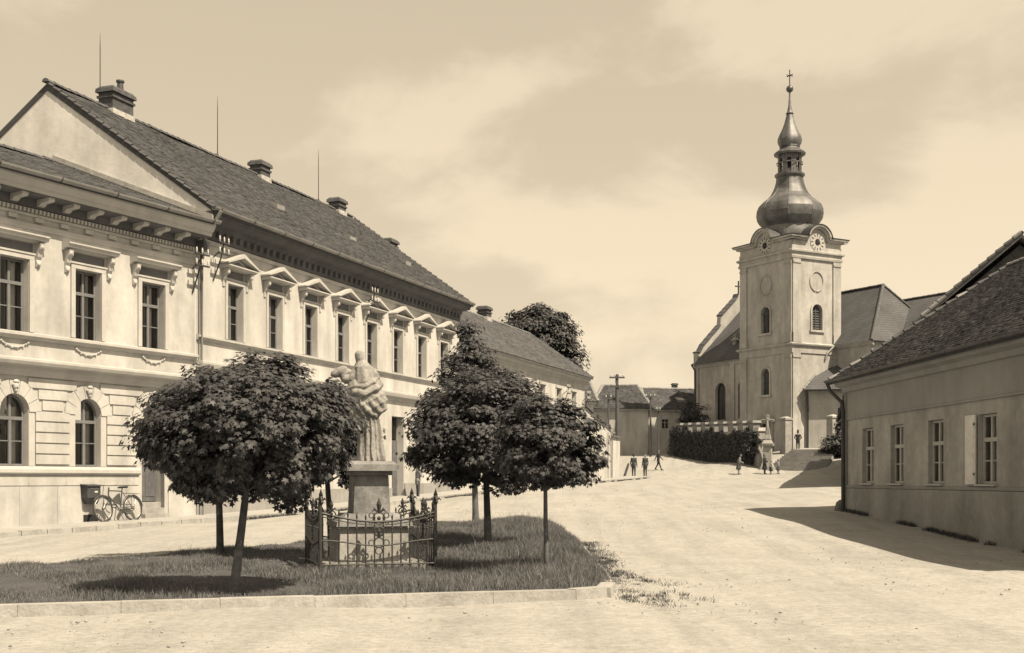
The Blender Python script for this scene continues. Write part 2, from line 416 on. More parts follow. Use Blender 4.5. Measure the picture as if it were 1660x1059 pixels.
def ridge_tiles(parent, A, B, step=0.38, r=0.11, material=None, name="ridge_tile"):
    A, B = Vector(A), Vector(B); n = max(1, int((B - A).length / step)); d = (B - A).normalized(); s = d.cross(Vector((0, 0, 1))).normalized(); up = s.cross(d)
    zb = ZB.get(parent.name, 0.0)
    k = 6; me = None
    ln = (B - A).length / n
    for i in range(n):
        if me is None:
            m = MB(); ring = []
            for e, rr in ((-0.04, r * 1.12), (ln, r * 0.92)):
                ring.append([d*e + s*(rr*math.cos(math.pi*j/k)) + up*(rr*0.9*math.sin(math.pi*j/k)) for j in range(k + 1)])
            m.add(ring[0] + ring[1], [(j, j+1, k+2+j, k+1+j) for j in range(k)] + [tuple(range(k + 1))])
            me = bpy.data.meshes.new(name); me.from_pydata(m.v, [], m.f); me.materials.append(material or RIDGE)
        o = bpy.data.objects.new(name, me); COL.objects.link(o); o.parent = parent
        p = A + d * (ln * i); o.location = (p.x, p.y, p.z - zb + random.uniform(-.008, .012)); o.rotation_euler = (0, 0, random.uniform(-.02, .02))

def chimney(parent, x, y, z0, z1, sx, sy, pot=False, name="chimney", rot=0):
    m = MB(); m.box(x-sx/2, x+sx/2, y-sy/2, y+sy/2, z0, z1-.22)
    o = build(name, m, BRICK, parent)
    n = MB(); n.box(x-sx/2-.05, x+sx/2+.05, y-sy/2-.05, y+sy/2+.05, z1-.42, z1-.34); n.tbox(x-sx/2-.09, x+sx/2+.09, y-sy/2-.09, y+sy/2+.09, z1-.22, z1-.08, 0.02); n.tbox(x-sx/2-.04, x+sx/2+.04, y-sy/2-.04, y+sy/2+.04, z1-.08, z1, 0.05)
    build("chimney_cap", n, BRICK, o)
    f = MB(); f.tbox(x-sx/2-.05, x+sx/2+.05, y-sy/2-.06, y+sy/2+.06, z0+.4, z0+.7, 0.03)
    build("chimney_flashing", f, mat("lime_flashing", .5, var=.3, scale=5), o)
    if pot:
        p = MB(); p.lathe([(.13, z1-.02), (.11, z1+.34), (.15, z1+.36), (.15, z1+.42)], x+sx*.2, y, 10); build("chimney_pot", p, ZINC_DARK, o)
    return o

def gutter(parent, x0, x1, y, z, r=0.085, m=None, name="gutter"):
    g = MB(); k = 8; n = max(2, int((x1-x0)/2)); vs = []; fs = []
    prof = [(r*math.cos(math.pi + math.pi*j/k), r*math.sin(math.pi + math.pi*j/k)) for j in range(k+1)] + [((r-.012)*math.cos(2*math.pi - math.pi*j/k), (r-.012)*math.sin(2*math.pi - math.pi*j/k)) for j in range(k+1)]
    g.prism([(y+a, z+b) for a, b in prof], x0, x1, "x")
    o = build(name, g, m or ZINC, parent, smooth=True)
    for i in range(n + 1):
        x = x0 + .3 + (x1-x0-.6)*i/n
        b = MB(); b.prism([(y+a*1.1, z+c*1.1) for a, c in prof[:k+1]] + [(y+a*1.0, z+c*1.0) for a, c in prof[:k+1]][::-1], x-.02, x+.02, "x"); build("gutter_bracket", b, ZINC_DARK, o)
    return o

# ---------------------------------------------------------------- ground
def ground_material():
    m = bpy.data.materials.new("dusty_road"); m.use_nodes = True
    nt = m.node_tree; N, L = nt.nodes, nt.links; bs = N["Principled BSDF"]; bs.inputs["Roughness"].default_value = 0.95; bs.inputs["Specular IOR Level"].default_value = 0.1
    geo = N.new("ShaderNodeNewGeometry")
    def vec(sc):
        v = N.new("ShaderNodeVectorMath"); v.operation = "MULTIPLY"; v.inputs[1].default_value = sc; L.new(geo.outputs["Position"], v.inputs[0]); return v.outputs[0]
    def noise(v, s, d=6, r=.6):
        n = N.new("ShaderNodeTexNoise"); n.inputs["Scale"].default_value = s; n.inputs["Detail"].default_value = d; n.inputs["Roughness"].default_value = r; L.new(v, n.inputs["Vector"]); return n.outputs["Fac"]
    def rng_(s, lo, hi, a, b):
        n = N.new("ShaderNodeMapRange"); n.inputs["From Min"].default_value = a; n.inputs["From Max"].default_value = b; n.inputs["To Min"].default_value = lo; n.inputs["To Max"].default_value = hi; L.new(s, n.inputs["Value"]); return n.outputs[0]
    def mul(a, b):
        n = N.new("ShaderNodeMath"); n.operation = "MULTIPLY"; L.new(a, n.inputs[0]); L.new(b, n.inputs[1]); return n.outputs[0]
    f = rng_(noise(vec((1, 1, 1)), 0.16), 0.93, 1.04, .35, .65)
    f = mul(f, rng_(noise(vec((1, 1, 1)), 1.4), 0.92, 1.04, .35, .6))
    sep = N.new("ShaderNodeSeparateXYZ"); L.new(geo.outputs["Position"], sep.inputs[0])
    def mth(op, a, b):
        n = N.new("ShaderNodeMath"); n.operation = op
        for i, s_ in enumerate((a, b)):
            if isinstance(s_, (int, float)): n.inputs[i].default_value = s_
            else: L.new(s_, n.inputs[i])
        return n.outputs[0]
    cx = mth("MULTIPLY", mth("MULTIPLY", sep.outputs[1], sep.outputs[1]), 0.0007)          # the road's bend
    cv = N.new("ShaderNodeCombineXYZ"); L.new(mth("SUBTRACT", sep.outputs[0], cx), cv.inputs[0]); L.new(mth("MULTIPLY", sep.outputs[1], .07), cv.inputs[1])
    f = mul(f, rng_(noise(cv.outputs[0], 1.5, 7, .62), 0.89, 1.03, .36, .56))               # wheel tracks worn along it
    f = mul(f, rng_(noise(vec((1, 1, 1)), 9, 5), 0.82, 1.06, .32, .6))
    f = mul(f, rng_(noise(vec((1, 1, 1)), 55, 3), 0.78, 1.12, .3, .7))
    sc = N.new("ShaderNodeVectorMath"); sc.operation = "SCALE"; sc.inputs[0].default_value = (0.285, 0.284, 0.28); L.new(f, sc.inputs["Scale"]); L.new(sc.outputs[0], bs.inputs["Base Color"])
    b = N.new("ShaderNodeBump"); b.inputs["Strength"].default_value = 0.55; b.inputs["Distance"].default_value = 0.03; L.new(noise(vec((1, 1, 1)), 11, 8, .7), b.inputs["Height"]); L.new(b.outputs[0], bs.inputs["Normal"])
    return m
ROAD = ground_material()
def nonuni(a, b, s, far):
    inner = np.arange(a, b + s/2, s); ext = []
    d = s
    e = inner[-1]
    while e < far[1]: d *= 1.35; e += d; ext.append(e)
    d = s; e = inner[0]; pre = []
    while e > far[0]: d *= 1.35; e -= d; pre.append(e)
    return np.array(pre[::-1] + list(inner) + ext)
gx = nonuni(-30, 40, 0.7, (-2500, 2500)); gy = nonuni(-6, 140, 0.7, (-300, 3500))
GX, GY = np.meshgrid(gx, gy, indexing="ij")
GZ = Hn(GX, GY)
near = np.exp(-((np.maximum(0, np.abs(GX) - 60)) / 30) ** 2)
GZ = GZ + near * 0.018 * (np.sin(GX * 1.7 + 0.6 * np.sin(GY * .9)) + np.sin(GY * 1.1 + GX * .6))
nx, ny = GX.shape
idx = np.arange(nx * ny).reshape(nx, ny)
Fg = np.stack([idx[:-1, :-1], idx[1:, :-1], idx[1:, 1:], idx[:-1, 1:]], -1).reshape(-1, 4)
ground = np_mesh("ground", np.stack([GX, GY, GZ], -1).reshape(-1, 3), Fg, ROAD, smooth=True); ground["kind"] = "structure"

# street line of the two-storey houses
AO, AD = (-11.33, 35.0), (0.480, 0.877)
BO, BD = (-9.6, 38.1), (0.339, 0.941)
def onA(t, out=0.0): return (AO[0] + AD[0]*t + AD[1]*out, AO[1] + AD[1]*t - AD[0]*out)
def onB(t, out=0.0): return (BO[0] + BD[0]*t + BD[1]*out, BO[1] + BD[1]*t - BD[0]*out)

# raised footpath with its kerb stones
def footpath():
    st = [(onA(t, -.15), onA(t, 1.55)) for t in np.arange(-22, 3.1, 0.8)] + [(onB(t, -.15), onB(t, 1.5)) for t in np.arange(0.8, 56.1, 0.8)]
    V = []; Fq = []
    zz = [H(*b) + 0.12 for a, b in st]
    for (a, b), z in zip(st, zz):
        V += [(a[0], a[1], z + .03), (b[0], b[1], z)]
    for i in range(len(st) - 1): Fq.append((2*i, 2*i+1, 2*i+3, 2*i+2))
    o = np_mesh("pavement", np.array(V), np.array(Fq), PAVE, smooth=True); o["kind"] = "structure"
    for i in range(len(st) - 1):
        a, b = Vector((*st[i][1], 0)), Vector((*st[i+1][1], 0)); d = (b - a).normalized(); n = Vector((d.y, -d.x, 0))
        a2, b2 = a + d*.012, b - d*.012; w = .13; j = random.uniform(-.008, .012)
        P = [a2, b2, b2 + n*w, a2 + n*w]; za, zb_ = zz[i], zz[i+1]
        m = MB().hexa([(p.x, p.y, z - .35) for p, z in zip(P, (za, zb_, zb_, za))] + [(p.x, p.y, z + .006 + j) for p, z in zip(P, (za, zb_, zb_, za))])
        build("kerb_stone", m, KERB, o)
footpath()

# triangular grass island
ISL = [(-22.0, 9.6), (-14.0, 11.9), (-5.7, 14.35), (0.95, 16.3), (1.55, 16.75), (1.75, 20.0), (1.7, 26.0), (1.5, 31.5), (0.6, 34.2), (-0.8, 33.0), (-3.2, 28.8), (-6.0, 24.0), (-9.0, 20.0), (-15.0, 14.5), (-22, 10.4)]
def in_poly(x, y, P):
    x = np.asarray(x); y = np.asarray(y); c = np.zeros(x.shape, bool); n = len(P)
    for i in range(n):
        x1, y1 = P[i]; x2, y2 = P[i-1]
        k = ((y1 > y) != (y2 > y)) & (x < (x2 - x1) * (y - y1) / (y2 - y1 + 1e-12) + x1); c ^= k
    return c
def edge_dist(x, y, P, segs=None):
    d = np.full(np.shape(x), 1e9); n = len(P)
    for i in (segs if segs is not None else range(n)):
        x1, y1 = P[i]; x2, y2 = P[(i+1) % n]; ux, uy = x2-x1, y2-y1
        t = np.clip(((x-x1)*ux + (y-y1)*uy) / (ux*ux+uy*uy), 0, 1); d = np.minimum(d, np.hypot(x-x1-t*ux, y-y1-t*uy))
    return d
def isl_z(x, y):
    e = edge_dist(x, y, ISL); front = edge_dist(x, y, ISL, [0, 1, 2])
    lift = 0.112 * np.clip(np.minimum(e / 0.7, 1) + (front < .5) * 1.0, 0, 1)
    return Hn(x, y) + lift + 0.01
xs = np.arange(-22, 2.2, 0.16); ys = np.arange(9.4, 34.6, 0.16); IX, IY = np.meshgrid(xs, ys, indexing="ij")
IZ = np.where(in_poly(IX, IY, ISL), isl_z(IX, IY), Hn(IX, IY) - 0.08)
ii = np.arange(IX.size).reshape(IX.shape); Fi = np.stack([ii[:-1,:-1], ii[1:,:-1], ii[1:,1:], ii[:-1,1:]], -1).reshape(-1, 4)
keep = in_poly(IX, IY, ISL).ravel()[Fi].all(1)
isl = np_mesh("lawn_ground", np.stack([IX, IY, IZ], -1).reshape(-1, 3), Fi[keep], SOIL, smooth=True); isl["kind"] = "structure"

def island_kerb():
    e = bpy.data.objects.new("kerb", None); COL.objects.link(e); e["kind"] = "structure"; e.location = (0, 0, 0)
    path = [Vector((*p, 0)) for p in (ISL[0], ISL[1], ISL[2], ISL[3], (1.38, 16.62), (1.5, 17.3))]
    for si, (a, b) in enumerate(zip(path, path[1:])):
        if si >= 3: a = a - (b - a).normalized()*(.05 if si == 3 else .1)
        L_ = (b - a).length; n = max(1, round(L_ / 1.15)); d = (b - a) / L_; nn = Vector((d.y, -d.x, 0))
        for i in range(n):
            p, q = a + d*(L_*i/n + .002), a + d*(L_*(i+1)/n - .002)
            z0, z1 = H(p.x, p.y), H(q.x, q.y); j = random.uniform(-.006, .006); o_ = random.uniform(-.006, .006)
            P = [p - nn*.12, q - nn*.12, q + nn*(.12+o_), p + nn*(.12+o_)]
            T = [p - nn*.12, q - nn*.12, q + nn*(.09+o_), p + nn*(.09+o_)]
            m = MB().hexa([(v.x, v.y, z - .3) for v, z in zip(P, (z0, z1, z1, z0))] + [(v.x, v.y, z + .14 + j) for v, z in zip(T, (z0, z1, z1, z0))])
            build("kerb_stone", m, KERB, e)
island_kerb()

# ---------------------------------------------------------------- house with the rusticated ground floor
def house_rusticated():
    T = thing("corner_house", "pale two-storey house with rusticated arched ground floor and bracketed cornice, beside the letter box", "house", *onA(0), d=AD)
    X0, X1 = -10.6, 3.58; DEP = 10.6
    bays = [-8.245, -5.745, -3.245, -.745]; door = 1.755; up = bays + [door]
    holes = [(c-.46, c+.46, 1.96, 3.87, True) for c in bays] + [(door-.5, door+.5, .3, 3.87, True)] + [(c-.47, c+.47, 5.5, 7.46, False) for c in up]
    # two walls of different thickness are not needed: one skin with real openings
    m = wall_grid(MB(), X0, X1, -.4, 9.5, 0, .45, holes); build("wall", m, STUCCO_A, T)
    s = MB(); s.box(X0, X0+.4, .45, DEP, -.4, 9.5); s.box(X0, X1-.2, DEP, DEP+.4, -.4, 9.5); s.box(X0+.4, X1-.4, .5, DEP, 4.5, 4.7); s.box(X0+.4, X1-.4, .5, DEP, 9.0, 9.2)
    s.box(X1-.4, X1-.05, .45, DEP, -.4, 9.5)
    build("rear_wall", s, STUCCO_A, T)
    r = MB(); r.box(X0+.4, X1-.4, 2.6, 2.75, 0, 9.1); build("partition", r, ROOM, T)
    # rustication
    rows = np.linspace(2.0, 4.33, 9)
    spring, R = 3.41, .86
    cs = bays + [door]
    for c, c2 in zip([bays[0]-2.5] + cs, cs + [door+2.5]):
        for i in range(8):
            za, zb = rows[i] + .012, rows[i+1] - .012; zm = (za+zb)/2
            hw = .68 if zm < spring - .05 else (math.sqrt(max(0, R*R - (zm - spring)**2)) + .06 if abs(zm-spring) < R else 0.03)
            a, b = c + hw, c2 - hw
            if c == bays[0]-2.5: a = X0 + .02
            if c == door: b = X1 - .04
            if b - a < .2: continue
            k = max(1, round((b-a)/.62)); cut = [a + (b-a)*q/k for q in range(k+1)]
            if i % 2 and k >= 2: cut[1:-1] = [q + .16 for q in cut[1:-1]]
            for p, q in zip(cut, cut[1:]):
                f = MB(); f.add([(p+.0015,-.002,za),(q-.0015,-.002,za),(q-.0015,-.002,zb),(p+.0015,-.002,zb),(p+.0015,-.045,za+.014),(q-.0015,-.045,za+.014),(q-.0015,-.045,zb-.004),(p+.0015,-.045,zb-.004)],
                               [(4,5,6,7),(0,1,5,4),(1,2,6,5),(2,3,7,6),(3,0,4,7)])
                build("rusticated_block", f, STUCCO_A, T)
    for c in cs:
        # plain jambs
        zb0 = 1.97 if c != door else .32
        for sgn in (-1, 1):
            f = MB(); a, b = sorted((c+sgn*.465, c+sgn*.66)); f.box(a, b, -.022, -.002, zb0, spring); build("jamb", f, TRIM, T)
        for k in range(7):
            a0, a1 = math.pi*k/7 + .012, math.pi*(k+1)/7 - .012
            r0, r1 = (.47, .84)
            pts = [(c - r0*math.cos(a0), spring + r0*math.sin(a0)), (c - r1*math.cos(a0), spring + r1*math.sin(a0)), (c - r1*math.cos((a0+a1)/2), spring + r1*math.sin((a0+a1)/2)),
                   (c - r1*math.cos(a1), spring + r1*math.sin(a1)), (c - r0*math.cos(a1), spring + r0*math.sin(a1)), (c - r0*math.cos((a0+a1)/2), spring + r0*math.sin((a0+a1)/2))]
            build("voussoir", MB().prism(pts, -.045, -.002), STUCCO_A, T)
        f = MB(); f.ball((c, -.09, spring+.66), .085, sz=1.25, sy=.7); f.ball((c, -.1, spring+.78), .095, sz=.6, sy=.6); f.ball((c, -.14, spring+.64), .025); f.ball((c-.07, -.07, spring+.7), .05); f.ball((c+.07, -.07, spring+.7), .05); f.ball((c, -.08, spring+.55), .05)
        build("keystone_mask", f, TRIM, T, smooth=True)
    # plinth slabs and sill course
    xs_ = list(np.arange(X0, 1.2, 1.25)); edges = [x for x in xs_ if x < 1.1] + [1.16]
    for a, b in list(zip(edges, edges[1:])) + [(2.36, X1 - .03)]:
        build("plinth_slab", MB().box(a+.004, b-.004, -.05, -.002, .0, 1.425), STUCCO_A, T)
        build("plinth_slab", MB().box(a+.3, min(b+.292, 1.15 if b < 1.5 else X1-.03), -.05, -.002, 1.445, 1.73), STUCCO_A, T)
    for a, b in ((X0, 1.16), (2.36, X1 - .02)):
        build("sill_course", MB().prism([(0,1.73),(-.1,1.745),(-.13,1.79),(-.13,1.88),(-.09,1.955),(0,1.96)], a, b, "x"), TRIM, T)
    prof = {"storey_cornice": [(0,4.35),(-.05,4.36),(-.08,4.46),(-.14,4.5),(-.16,4.6),(-.34,4.64),(-.38,4.72),(-.38,4.78),(-.1,4.84),(0,4.85)],
            "sill_band": [(0,5.33),(-.07,5.34),(-.1,5.4),(-.16,5.42),(-.16,5.49),(-.05,5.52),(0,5.53)],
            "architrave_band": [(0,8.28),(-.04,8.29),(-.05,8.36),(-.08,8.38),(-.08,8.43),(0,8.45)],
            "frieze_band": [(0,8.62),(-.05,8.63),(-.05,8.7),(0,8.71)],
            "cornice_bed": [(0,8.86),(-.06,8.87),(-.08,9.1),(-.6,9.125),(-.6,9.138),(0,9.138)],
            "cornice": [(0,9.14),(-.62,9.14),(-.64,9.25),(-.70,9.28),(-.78,9.42),(-.80,9.5),(0,9.52)]}
    for k, p in prof.items(): build(k, MB().prism(p, X0 - .02, X1 + (.05 if k == "cornice" else -.03), "x"), TRIM if k != "cornice_bed" else mat("brown_eave_shade", .2, var=.2, streak=.2), T)  # cornice bed coloured dark brown: the eave shade is painted in
    d = MB()
    for x in np.arange(X0+.05, X1-.1, .13): d.box(x, x+.07, -.1, -.05, 8.725, 8.83)
    o = build("dentil_band", d, TRIM, T); o["kind"] = "stuff"
    k = 0
    for x in np.arange(-10.2, X1-.1, .86):
        build("modillion", MB().prism([(-.06,8.92),(-.16,8.93),(-.24,9.0),(-.5,9.02),(-.54,9.06),(-.54,9.138),(-.06,9.138)], x-.1, x+.1, "x"), TRIM, T)
        build("frieze_block", MB().box(x-.14, x+.14, -.075, -.002, 8.5, 8.615), TRIM, T)
    gutter(T, X0, X1+.1, -.88, 9.6, .1)
    # windows
    for c in bays: casement(T, c, .9, 1.97, 3.86, .16, arch=True, transom=.67)
    for c in up:
        casement(T, c, .92, 5.51, 7.45, .2, transom=.68)
        f = MB()
        for a, b in ((c-.62, c-.475), (c+.475, c+.62)): f.box(a, b, -.05, -.002, 5.54, 7.47)
        f.box(c-.62, c+.62, -.05, -.002, 7.475, 7.6); f.box(c-.66, c+.66, -.075, -.002, 7.604, 7.65); build("window_surround", f, TRIM, T)
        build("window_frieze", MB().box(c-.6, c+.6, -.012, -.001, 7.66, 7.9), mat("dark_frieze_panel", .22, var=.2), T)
        hd = build("window_hood", MB().prism([(0,7.92),(-.08,7.93),(-.1,7.97),(-.26,7.99),(-.28,8.05),(-.32,8.08),(-.32,8.12),(0,8.17)], c-.92, c+.92, "x"), TRIM, T)
        for sgn in (-1, 1):
            x = c + sgn*.76; b = MB(); b.prism([(0,7.3),(-.04,7.32),(-.07,7.42),(-.05,7.5),(-.1,7.58),(-.13,7.7),(-.2,7.78),(-.22,7.92),(0,7.92)], x-.075, x+.075, "x"); b.ball((x, -.17, 7.83), .07); b.ball((x, -.06, 7.38), .05)
            build("console", b, TRIM, hd)
        sw = MB(); sw.tube([(c-.42+.84*i/10, -.02-.01*math.sin(i*1.3), 5.22-.12*math.sin(math.pi*i/10)) for i in range(11)], [.018+.018*math.sin(math.pi*i/10) for i in range(11)], 6)
        for i in range(9): sw.ball((c-.36+.09*i, -.025, 5.2-.1*math.sin(math.pi*(i+.5)/9)+.02*(-1)**i), .034, 6, 4)
        sw.ball((c-.43, -.03, 5.24), .04); sw.ball((c+.43, -.03, 5.24), .04)
        build("swag", sw, TRIM, T, smooth=True)
    # doorway: door leaf and steps in the recess
    dr = MB(); dr.box(door-.5, door+.5, .36, .42, .95, 3.4); dr.box(door-.42, door-.04, .345, .36, 1.1, 1.9); dr.box(door+.04, door+.42, .345, .36, 1.1, 1.9); dr.box(door-.42, door-.04, .345, .36, 2.05, 3.1); dr.box(door+.04, door+.42, .345, .36, 2.05, 3.1)
    D = build("door", dr, DOORM, T); build("door_handle", MB().ball((door+.02, .32, 1.95), .03), IRON, D)
    build("fanlight", MB().face(*[(door-.5*math.cos(q), .39, 3.4+.46*math.sin(q)) for q in np.linspace(0, math.pi, 13)]), GLASS, T, recalc=False)
    for k in range(4): build("step", MB().box(door-.5+(-.24 if k == 0 else .002), door+.5-(-.24 if k == 0 else .002), -.38+.18*k if k else -.42, .44, .25+.17*k-.3*(k == 0), .42+.17*k), STONE_P, T)
    build("cellar_vent", MB().box(-.95, -.42, -.058, -.05, .42, .62), BLACKP, T)
    # roof
    roof = MB(); ey, ez, ry, rz = -.85, 9.58, 5.3, 12.0
    roof.prism([(ey,ez-.06),(ry,rz-.06),(ry+6.1,ez-.06),(ry+6.1,ez-.2),(ry,rz-.22),(ey,ez-.12)], X0-.2, X1-.1, "x")
    Ro = build("roof", roof, TILE, T)
    S = math.hypot(ry-ey, rz-ez); tiles("roof_tile_courses", Ro, TILE, (X0-.2, ey, ez-.05), (1,0,0), (0,(ry-ey)/S,(rz-ez)/S), X1-X0+.15, S, seed=3)
    ridge_tiles(Ro, (X0, ry, rz-.02), (X1-.9, ry, rz-.02))
    fl = MB(); fl.prism([(-.7, 9.66),(ry, rz+.04),(ry, rz+.2),(-.7, 9.82)], 0, .04, "x")
    o = build("flashing", fl, mat("lime_flashing", .6, var=.3, scale=5), T)
    # flashing follows the neighbour's gable: shear in x
    for v in o.data.vertices: v.co.x += X1 - .12 - .156 * v.co.y
    return T
HOUSE_A = house_rusticated()

def tag_insulators(T, x, y, z, arm=.62, n=3, double=True, bdir=-1):
    """steel bracket with porcelain insulators, heights are world heights"""
    m = MB(); m.tube([(x, -.02, z-.95), (x, -.3, z-.25), (x, -.42, z+.25)], .025, 6); m.tube([(x, -.02, z-.2), (x, -.4, z+.1)], .02, 6)
    for k in range(2 if double else 1): m.box(x-arm/2, x+arm/2, -.46, -.4, z-.15+.35*k, z-.1+.35*k)
    o = build("bracket", m, IRON, T)
    for k in range(2 if double else 1):
        for i in range(n):
            xx = x - arm/2 + .06 + (arm-.12)*i/(n-1)
            build("insulator", MB().lathe([(.02, z-.1+.35*k), (.018, z-.06+.35*k), (.03, z-.05+.35*k), (.027, z+.0+.35*k), (.033, z+.01+.35*k), (.02, z+.05+.35*k), (.01, z+.08+.35*k)], xx, -.43, 8), PORC, T)

# ---------------------------------------------------------------- long house with pedimented windows
def house_pediments():
    T = thing("long_house", "long white two-storey house with triangular window pediments and three ridge chimneys", "house", *onB(0), d=BD)
    Ln, DEP = 22.0, 11.3
    cs = [2.25 + 2.55*k for k in range(8)]
    holes = [(c-.46, c+.46, 6.16, 8.0, False) for c in cs] + [(c-.46, c+.46, 2.2, 4.1, False) for k, c in enumerate(cs) if k != 5] + [(cs[5]-.6, cs[5]+.6, .7, 4.3, False)]
    build("wall", wall_grid(MB(), 0, Ln, -.3, 9.95, 0, .45, holes), STUCCO_B, T)
    s = MB(); s.box(0, Ln, DEP-.4, DEP, -.3, 9.95); s.box(.4, Ln-.4, .5, DEP-.4, 5.0, 5.2); s.box(.4, Ln-.4, .5, DEP-.4, 9.3, 9.5); build("rear_wall", s, STUCCO_B, T)
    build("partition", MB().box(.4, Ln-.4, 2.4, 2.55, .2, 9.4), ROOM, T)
    pk = 5.65
    for a, b in ((0, .4), (Ln-.4, Ln)):
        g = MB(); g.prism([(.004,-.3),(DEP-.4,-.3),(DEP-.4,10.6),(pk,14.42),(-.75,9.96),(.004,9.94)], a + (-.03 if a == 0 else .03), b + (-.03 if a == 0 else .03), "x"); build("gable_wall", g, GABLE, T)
    prof = {"storey_cornice": [(0,4.95),(-.05,4.96),(-.07,5.08),(-.22,5.12),(-.26,5.24),(-.26,5.3),(0,5.36)],
            "sill_band": [(0,5.98),(-.06,5.99),(-.08,6.05),(-.14,6.07),(-.14,6.13),(0,6.16)],
            "frieze_moulding": [(0,9.06),(-.05,9.07),(-.07,9.14),(-.07,9.18),(0,9.2)],
            "cornice": [(0,9.22),(-.04,9.23),(-.06,9.5),(-.12,9.56),(-.16,9.7),(-.56,9.76),(-.58,9.86),(-.62,9.88),(-.64,9.97),(0,9.98)]}
    for k, p in prof.items(): build(k, MB().prism(p, .02 if k != "cornice" else -.02, Ln + (.08 if k == "cornice" else -.0), "x"), TRIM if k != "cornice" else mat("brown_eave_shade", .2), T)  # same dark brown on this cornice, painting in shade below the eaves
    d = MB()
    for x in np.arange(.2, Ln-.1, .42): build("cornice_block", MB().box(x, x+.16, -.17, -.062, 9.34, 9.5), mat("brown_eave_shade", .2), T)  # blocks carry the cornice's painted-in eave shade
    build("plinth", MB().box(.01, cs[5]-.65, -.05, -.002, -.2, 1.25), mat("plinth_render", .5, var=.15, streak=.25), T)
    build("plinth", MB().box(cs[5]+.65, Ln-.01, -.05, -.002, -.2, 1.45), mat("plinth_render", .5), T)
    gutter(T, -.1, Ln+.1, -.74, 10.05, .1)
    for k, c in enumerate(cs):
        casement(T, c, .91, 6.17, 7.99, .2, curtain=k in (1, 4, 6), transom=.62)
        f = MB()
        for a, b in ((c-.6, c-.465), (c+.465, c+.6)): f.box(a, b, -.04, -.002, 6.17, 8.0)
        f.box(c-.6, c+.6, -.04, -.002, 8.005, 8.12); f.box(c-.64, c+.64, -.07, -.002, 8.124, 8.17); build("window_surround", f, TRIM, T)
        h = MB(); w = .9; y0 = -.34
        h.prism([(0,8.44),(-.22,8.46),(-.28,8.5),(-.34,8.52),(-.34,8.56),(0,8.57)], c-w, c+w, "x")
        th = .13; ap = 9.0
        for sgn in (-1, 1):
            e = c + sgn*(w+.05)
            h.hexa([(e,-.38,8.572),(e,-.001,8.572),(c,-.001,ap-th),(c,-.38,ap-th),(e,-.38,8.62),(e,-.001,8.62),(c,-.001,ap),(c,-.38,ap)])
        h.prism([(c-w+.2,8.571),(c+w-.2,8.571),(c,ap-th-.04)], -.14, -.001)
        P = build("pediment", h, TRIM, T)
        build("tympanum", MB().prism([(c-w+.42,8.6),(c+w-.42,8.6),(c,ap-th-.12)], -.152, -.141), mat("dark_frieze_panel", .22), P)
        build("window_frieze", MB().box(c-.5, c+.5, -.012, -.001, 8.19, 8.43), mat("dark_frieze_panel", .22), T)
        for sgn in (-1, 1):
            x = c + sgn*.7; b = MB(); b.prism([(0,7.86),(-.04,7.88),(-.05,8.05),(-.1,8.12),(-.12,8.24),(-.22,8.3),(-.24,8.44),(0,8.44)], x-.065, x+.065, "x"); b.ball((x, -.18, 8.33), .085)
            build("console", b, TRIM, P)
        if k != 5:
            casement(T, c, .91, 2.21, 4.09, .2, curtain=True, transom=.64)
            f = MB()
            for a, b in ((c-.62, c-.465), (c+.465, c+.62)): f.box(a, b, -.04, -.002, 2.2, 4.1)
            f.box(c-.66, c+.66, -.06, -.002, 4.105, 4.3); f.box(c-.66, c+.66, -.09, -.002, 2.05, 2.195); build("window_surround", f, TRIM, T)
    c = cs[5]; D = build("door", MB().box(c-.6, c+.6, .3, .38, .7, 3.3).box(c-.5, c-.05, .28, .3, 1.0, 2.0).box(c+.05, c+.5, .28, .3, 1.0, 2.0).box(c-.5, c-.05, .28, .3, 2.15, 3.1).box(c+.05, c+.5, .28, .3, 2.15, 3.1), DOORM, T)
    build("transom_light", MB().face((c-.6,.34,3.34),(c+.6,.34,3.34),(c+.6,.34,4.3),(c-.6,.34,4.3)), GLASS, T, recalc=False)
    build("step", MB().box(c-.8, c+.8, -.4, .3, .4, .86), STONE_P, T)
    # roof
    ey, ez, rz = -.72, 10.0, 14.6; S = math.hypot(pk-ey, rz-ez); eu = (0, (pk-ey)/S, (rz-ez)/S)
    r = MB(); r.prism([(ey,ez-.02),(pk,rz-.03),(2*pk-ey,ez-.02),(2*pk-ey,ez-.2),(pk,rz-.25),(ey,ez-.12)], -.06, Ln+.1, "x"); R = build("roof", r, TILE, T)
    tiles("roof_tile_courses", R, TILE, (-.07, ey, ez-.01), (1,0,0), eu, Ln+.2, S, tw=.19, th=.165, seed=5)
    ridge_tiles(R, (-.1, pk, rz), (Ln+.1, pk, rz), step=.36, r=.12)
    nv = int(S/.33)
    for xx in (-.05, Ln+.12):
        for i in range(nv):
            p0 = np.array((xx, ey, ez+.04)) + np.array(eu)*(S*i/nv); p1 = np.array((xx, ey, ez+.0)) + np.array(eu)*(S*(i+1)/nv)
            build("verge_tile", MB().tube([tuple(p0), tuple(p1)], [.062, .05], 6), RIDGE, R)
    for x, f in ((8.6, .42), (14.2, .38), (19.2, .33)):
        p = np.array((x, ey, ez)) + np.array(eu)*S*f; q = p + np.array(eu)*.5
        m = MB().hexa([(p[0]-.28,p[1],p[2]+.02),(p[0]+.28,p[1],p[2]+.02),(p[0]+.28,q[1],q[2]+.02),(p[0]-.28,q[1],q[2]+.02),(p[0]-.28,p[1],p[2]+.2),(p[0]+.28,p[1],p[2]+.2),(p[0]+.28,q[1],q[2]+.08),(p[0]-.28,q[1],q[2]+.08)])
        h = build("roof_hatch", m, ZINC, R)
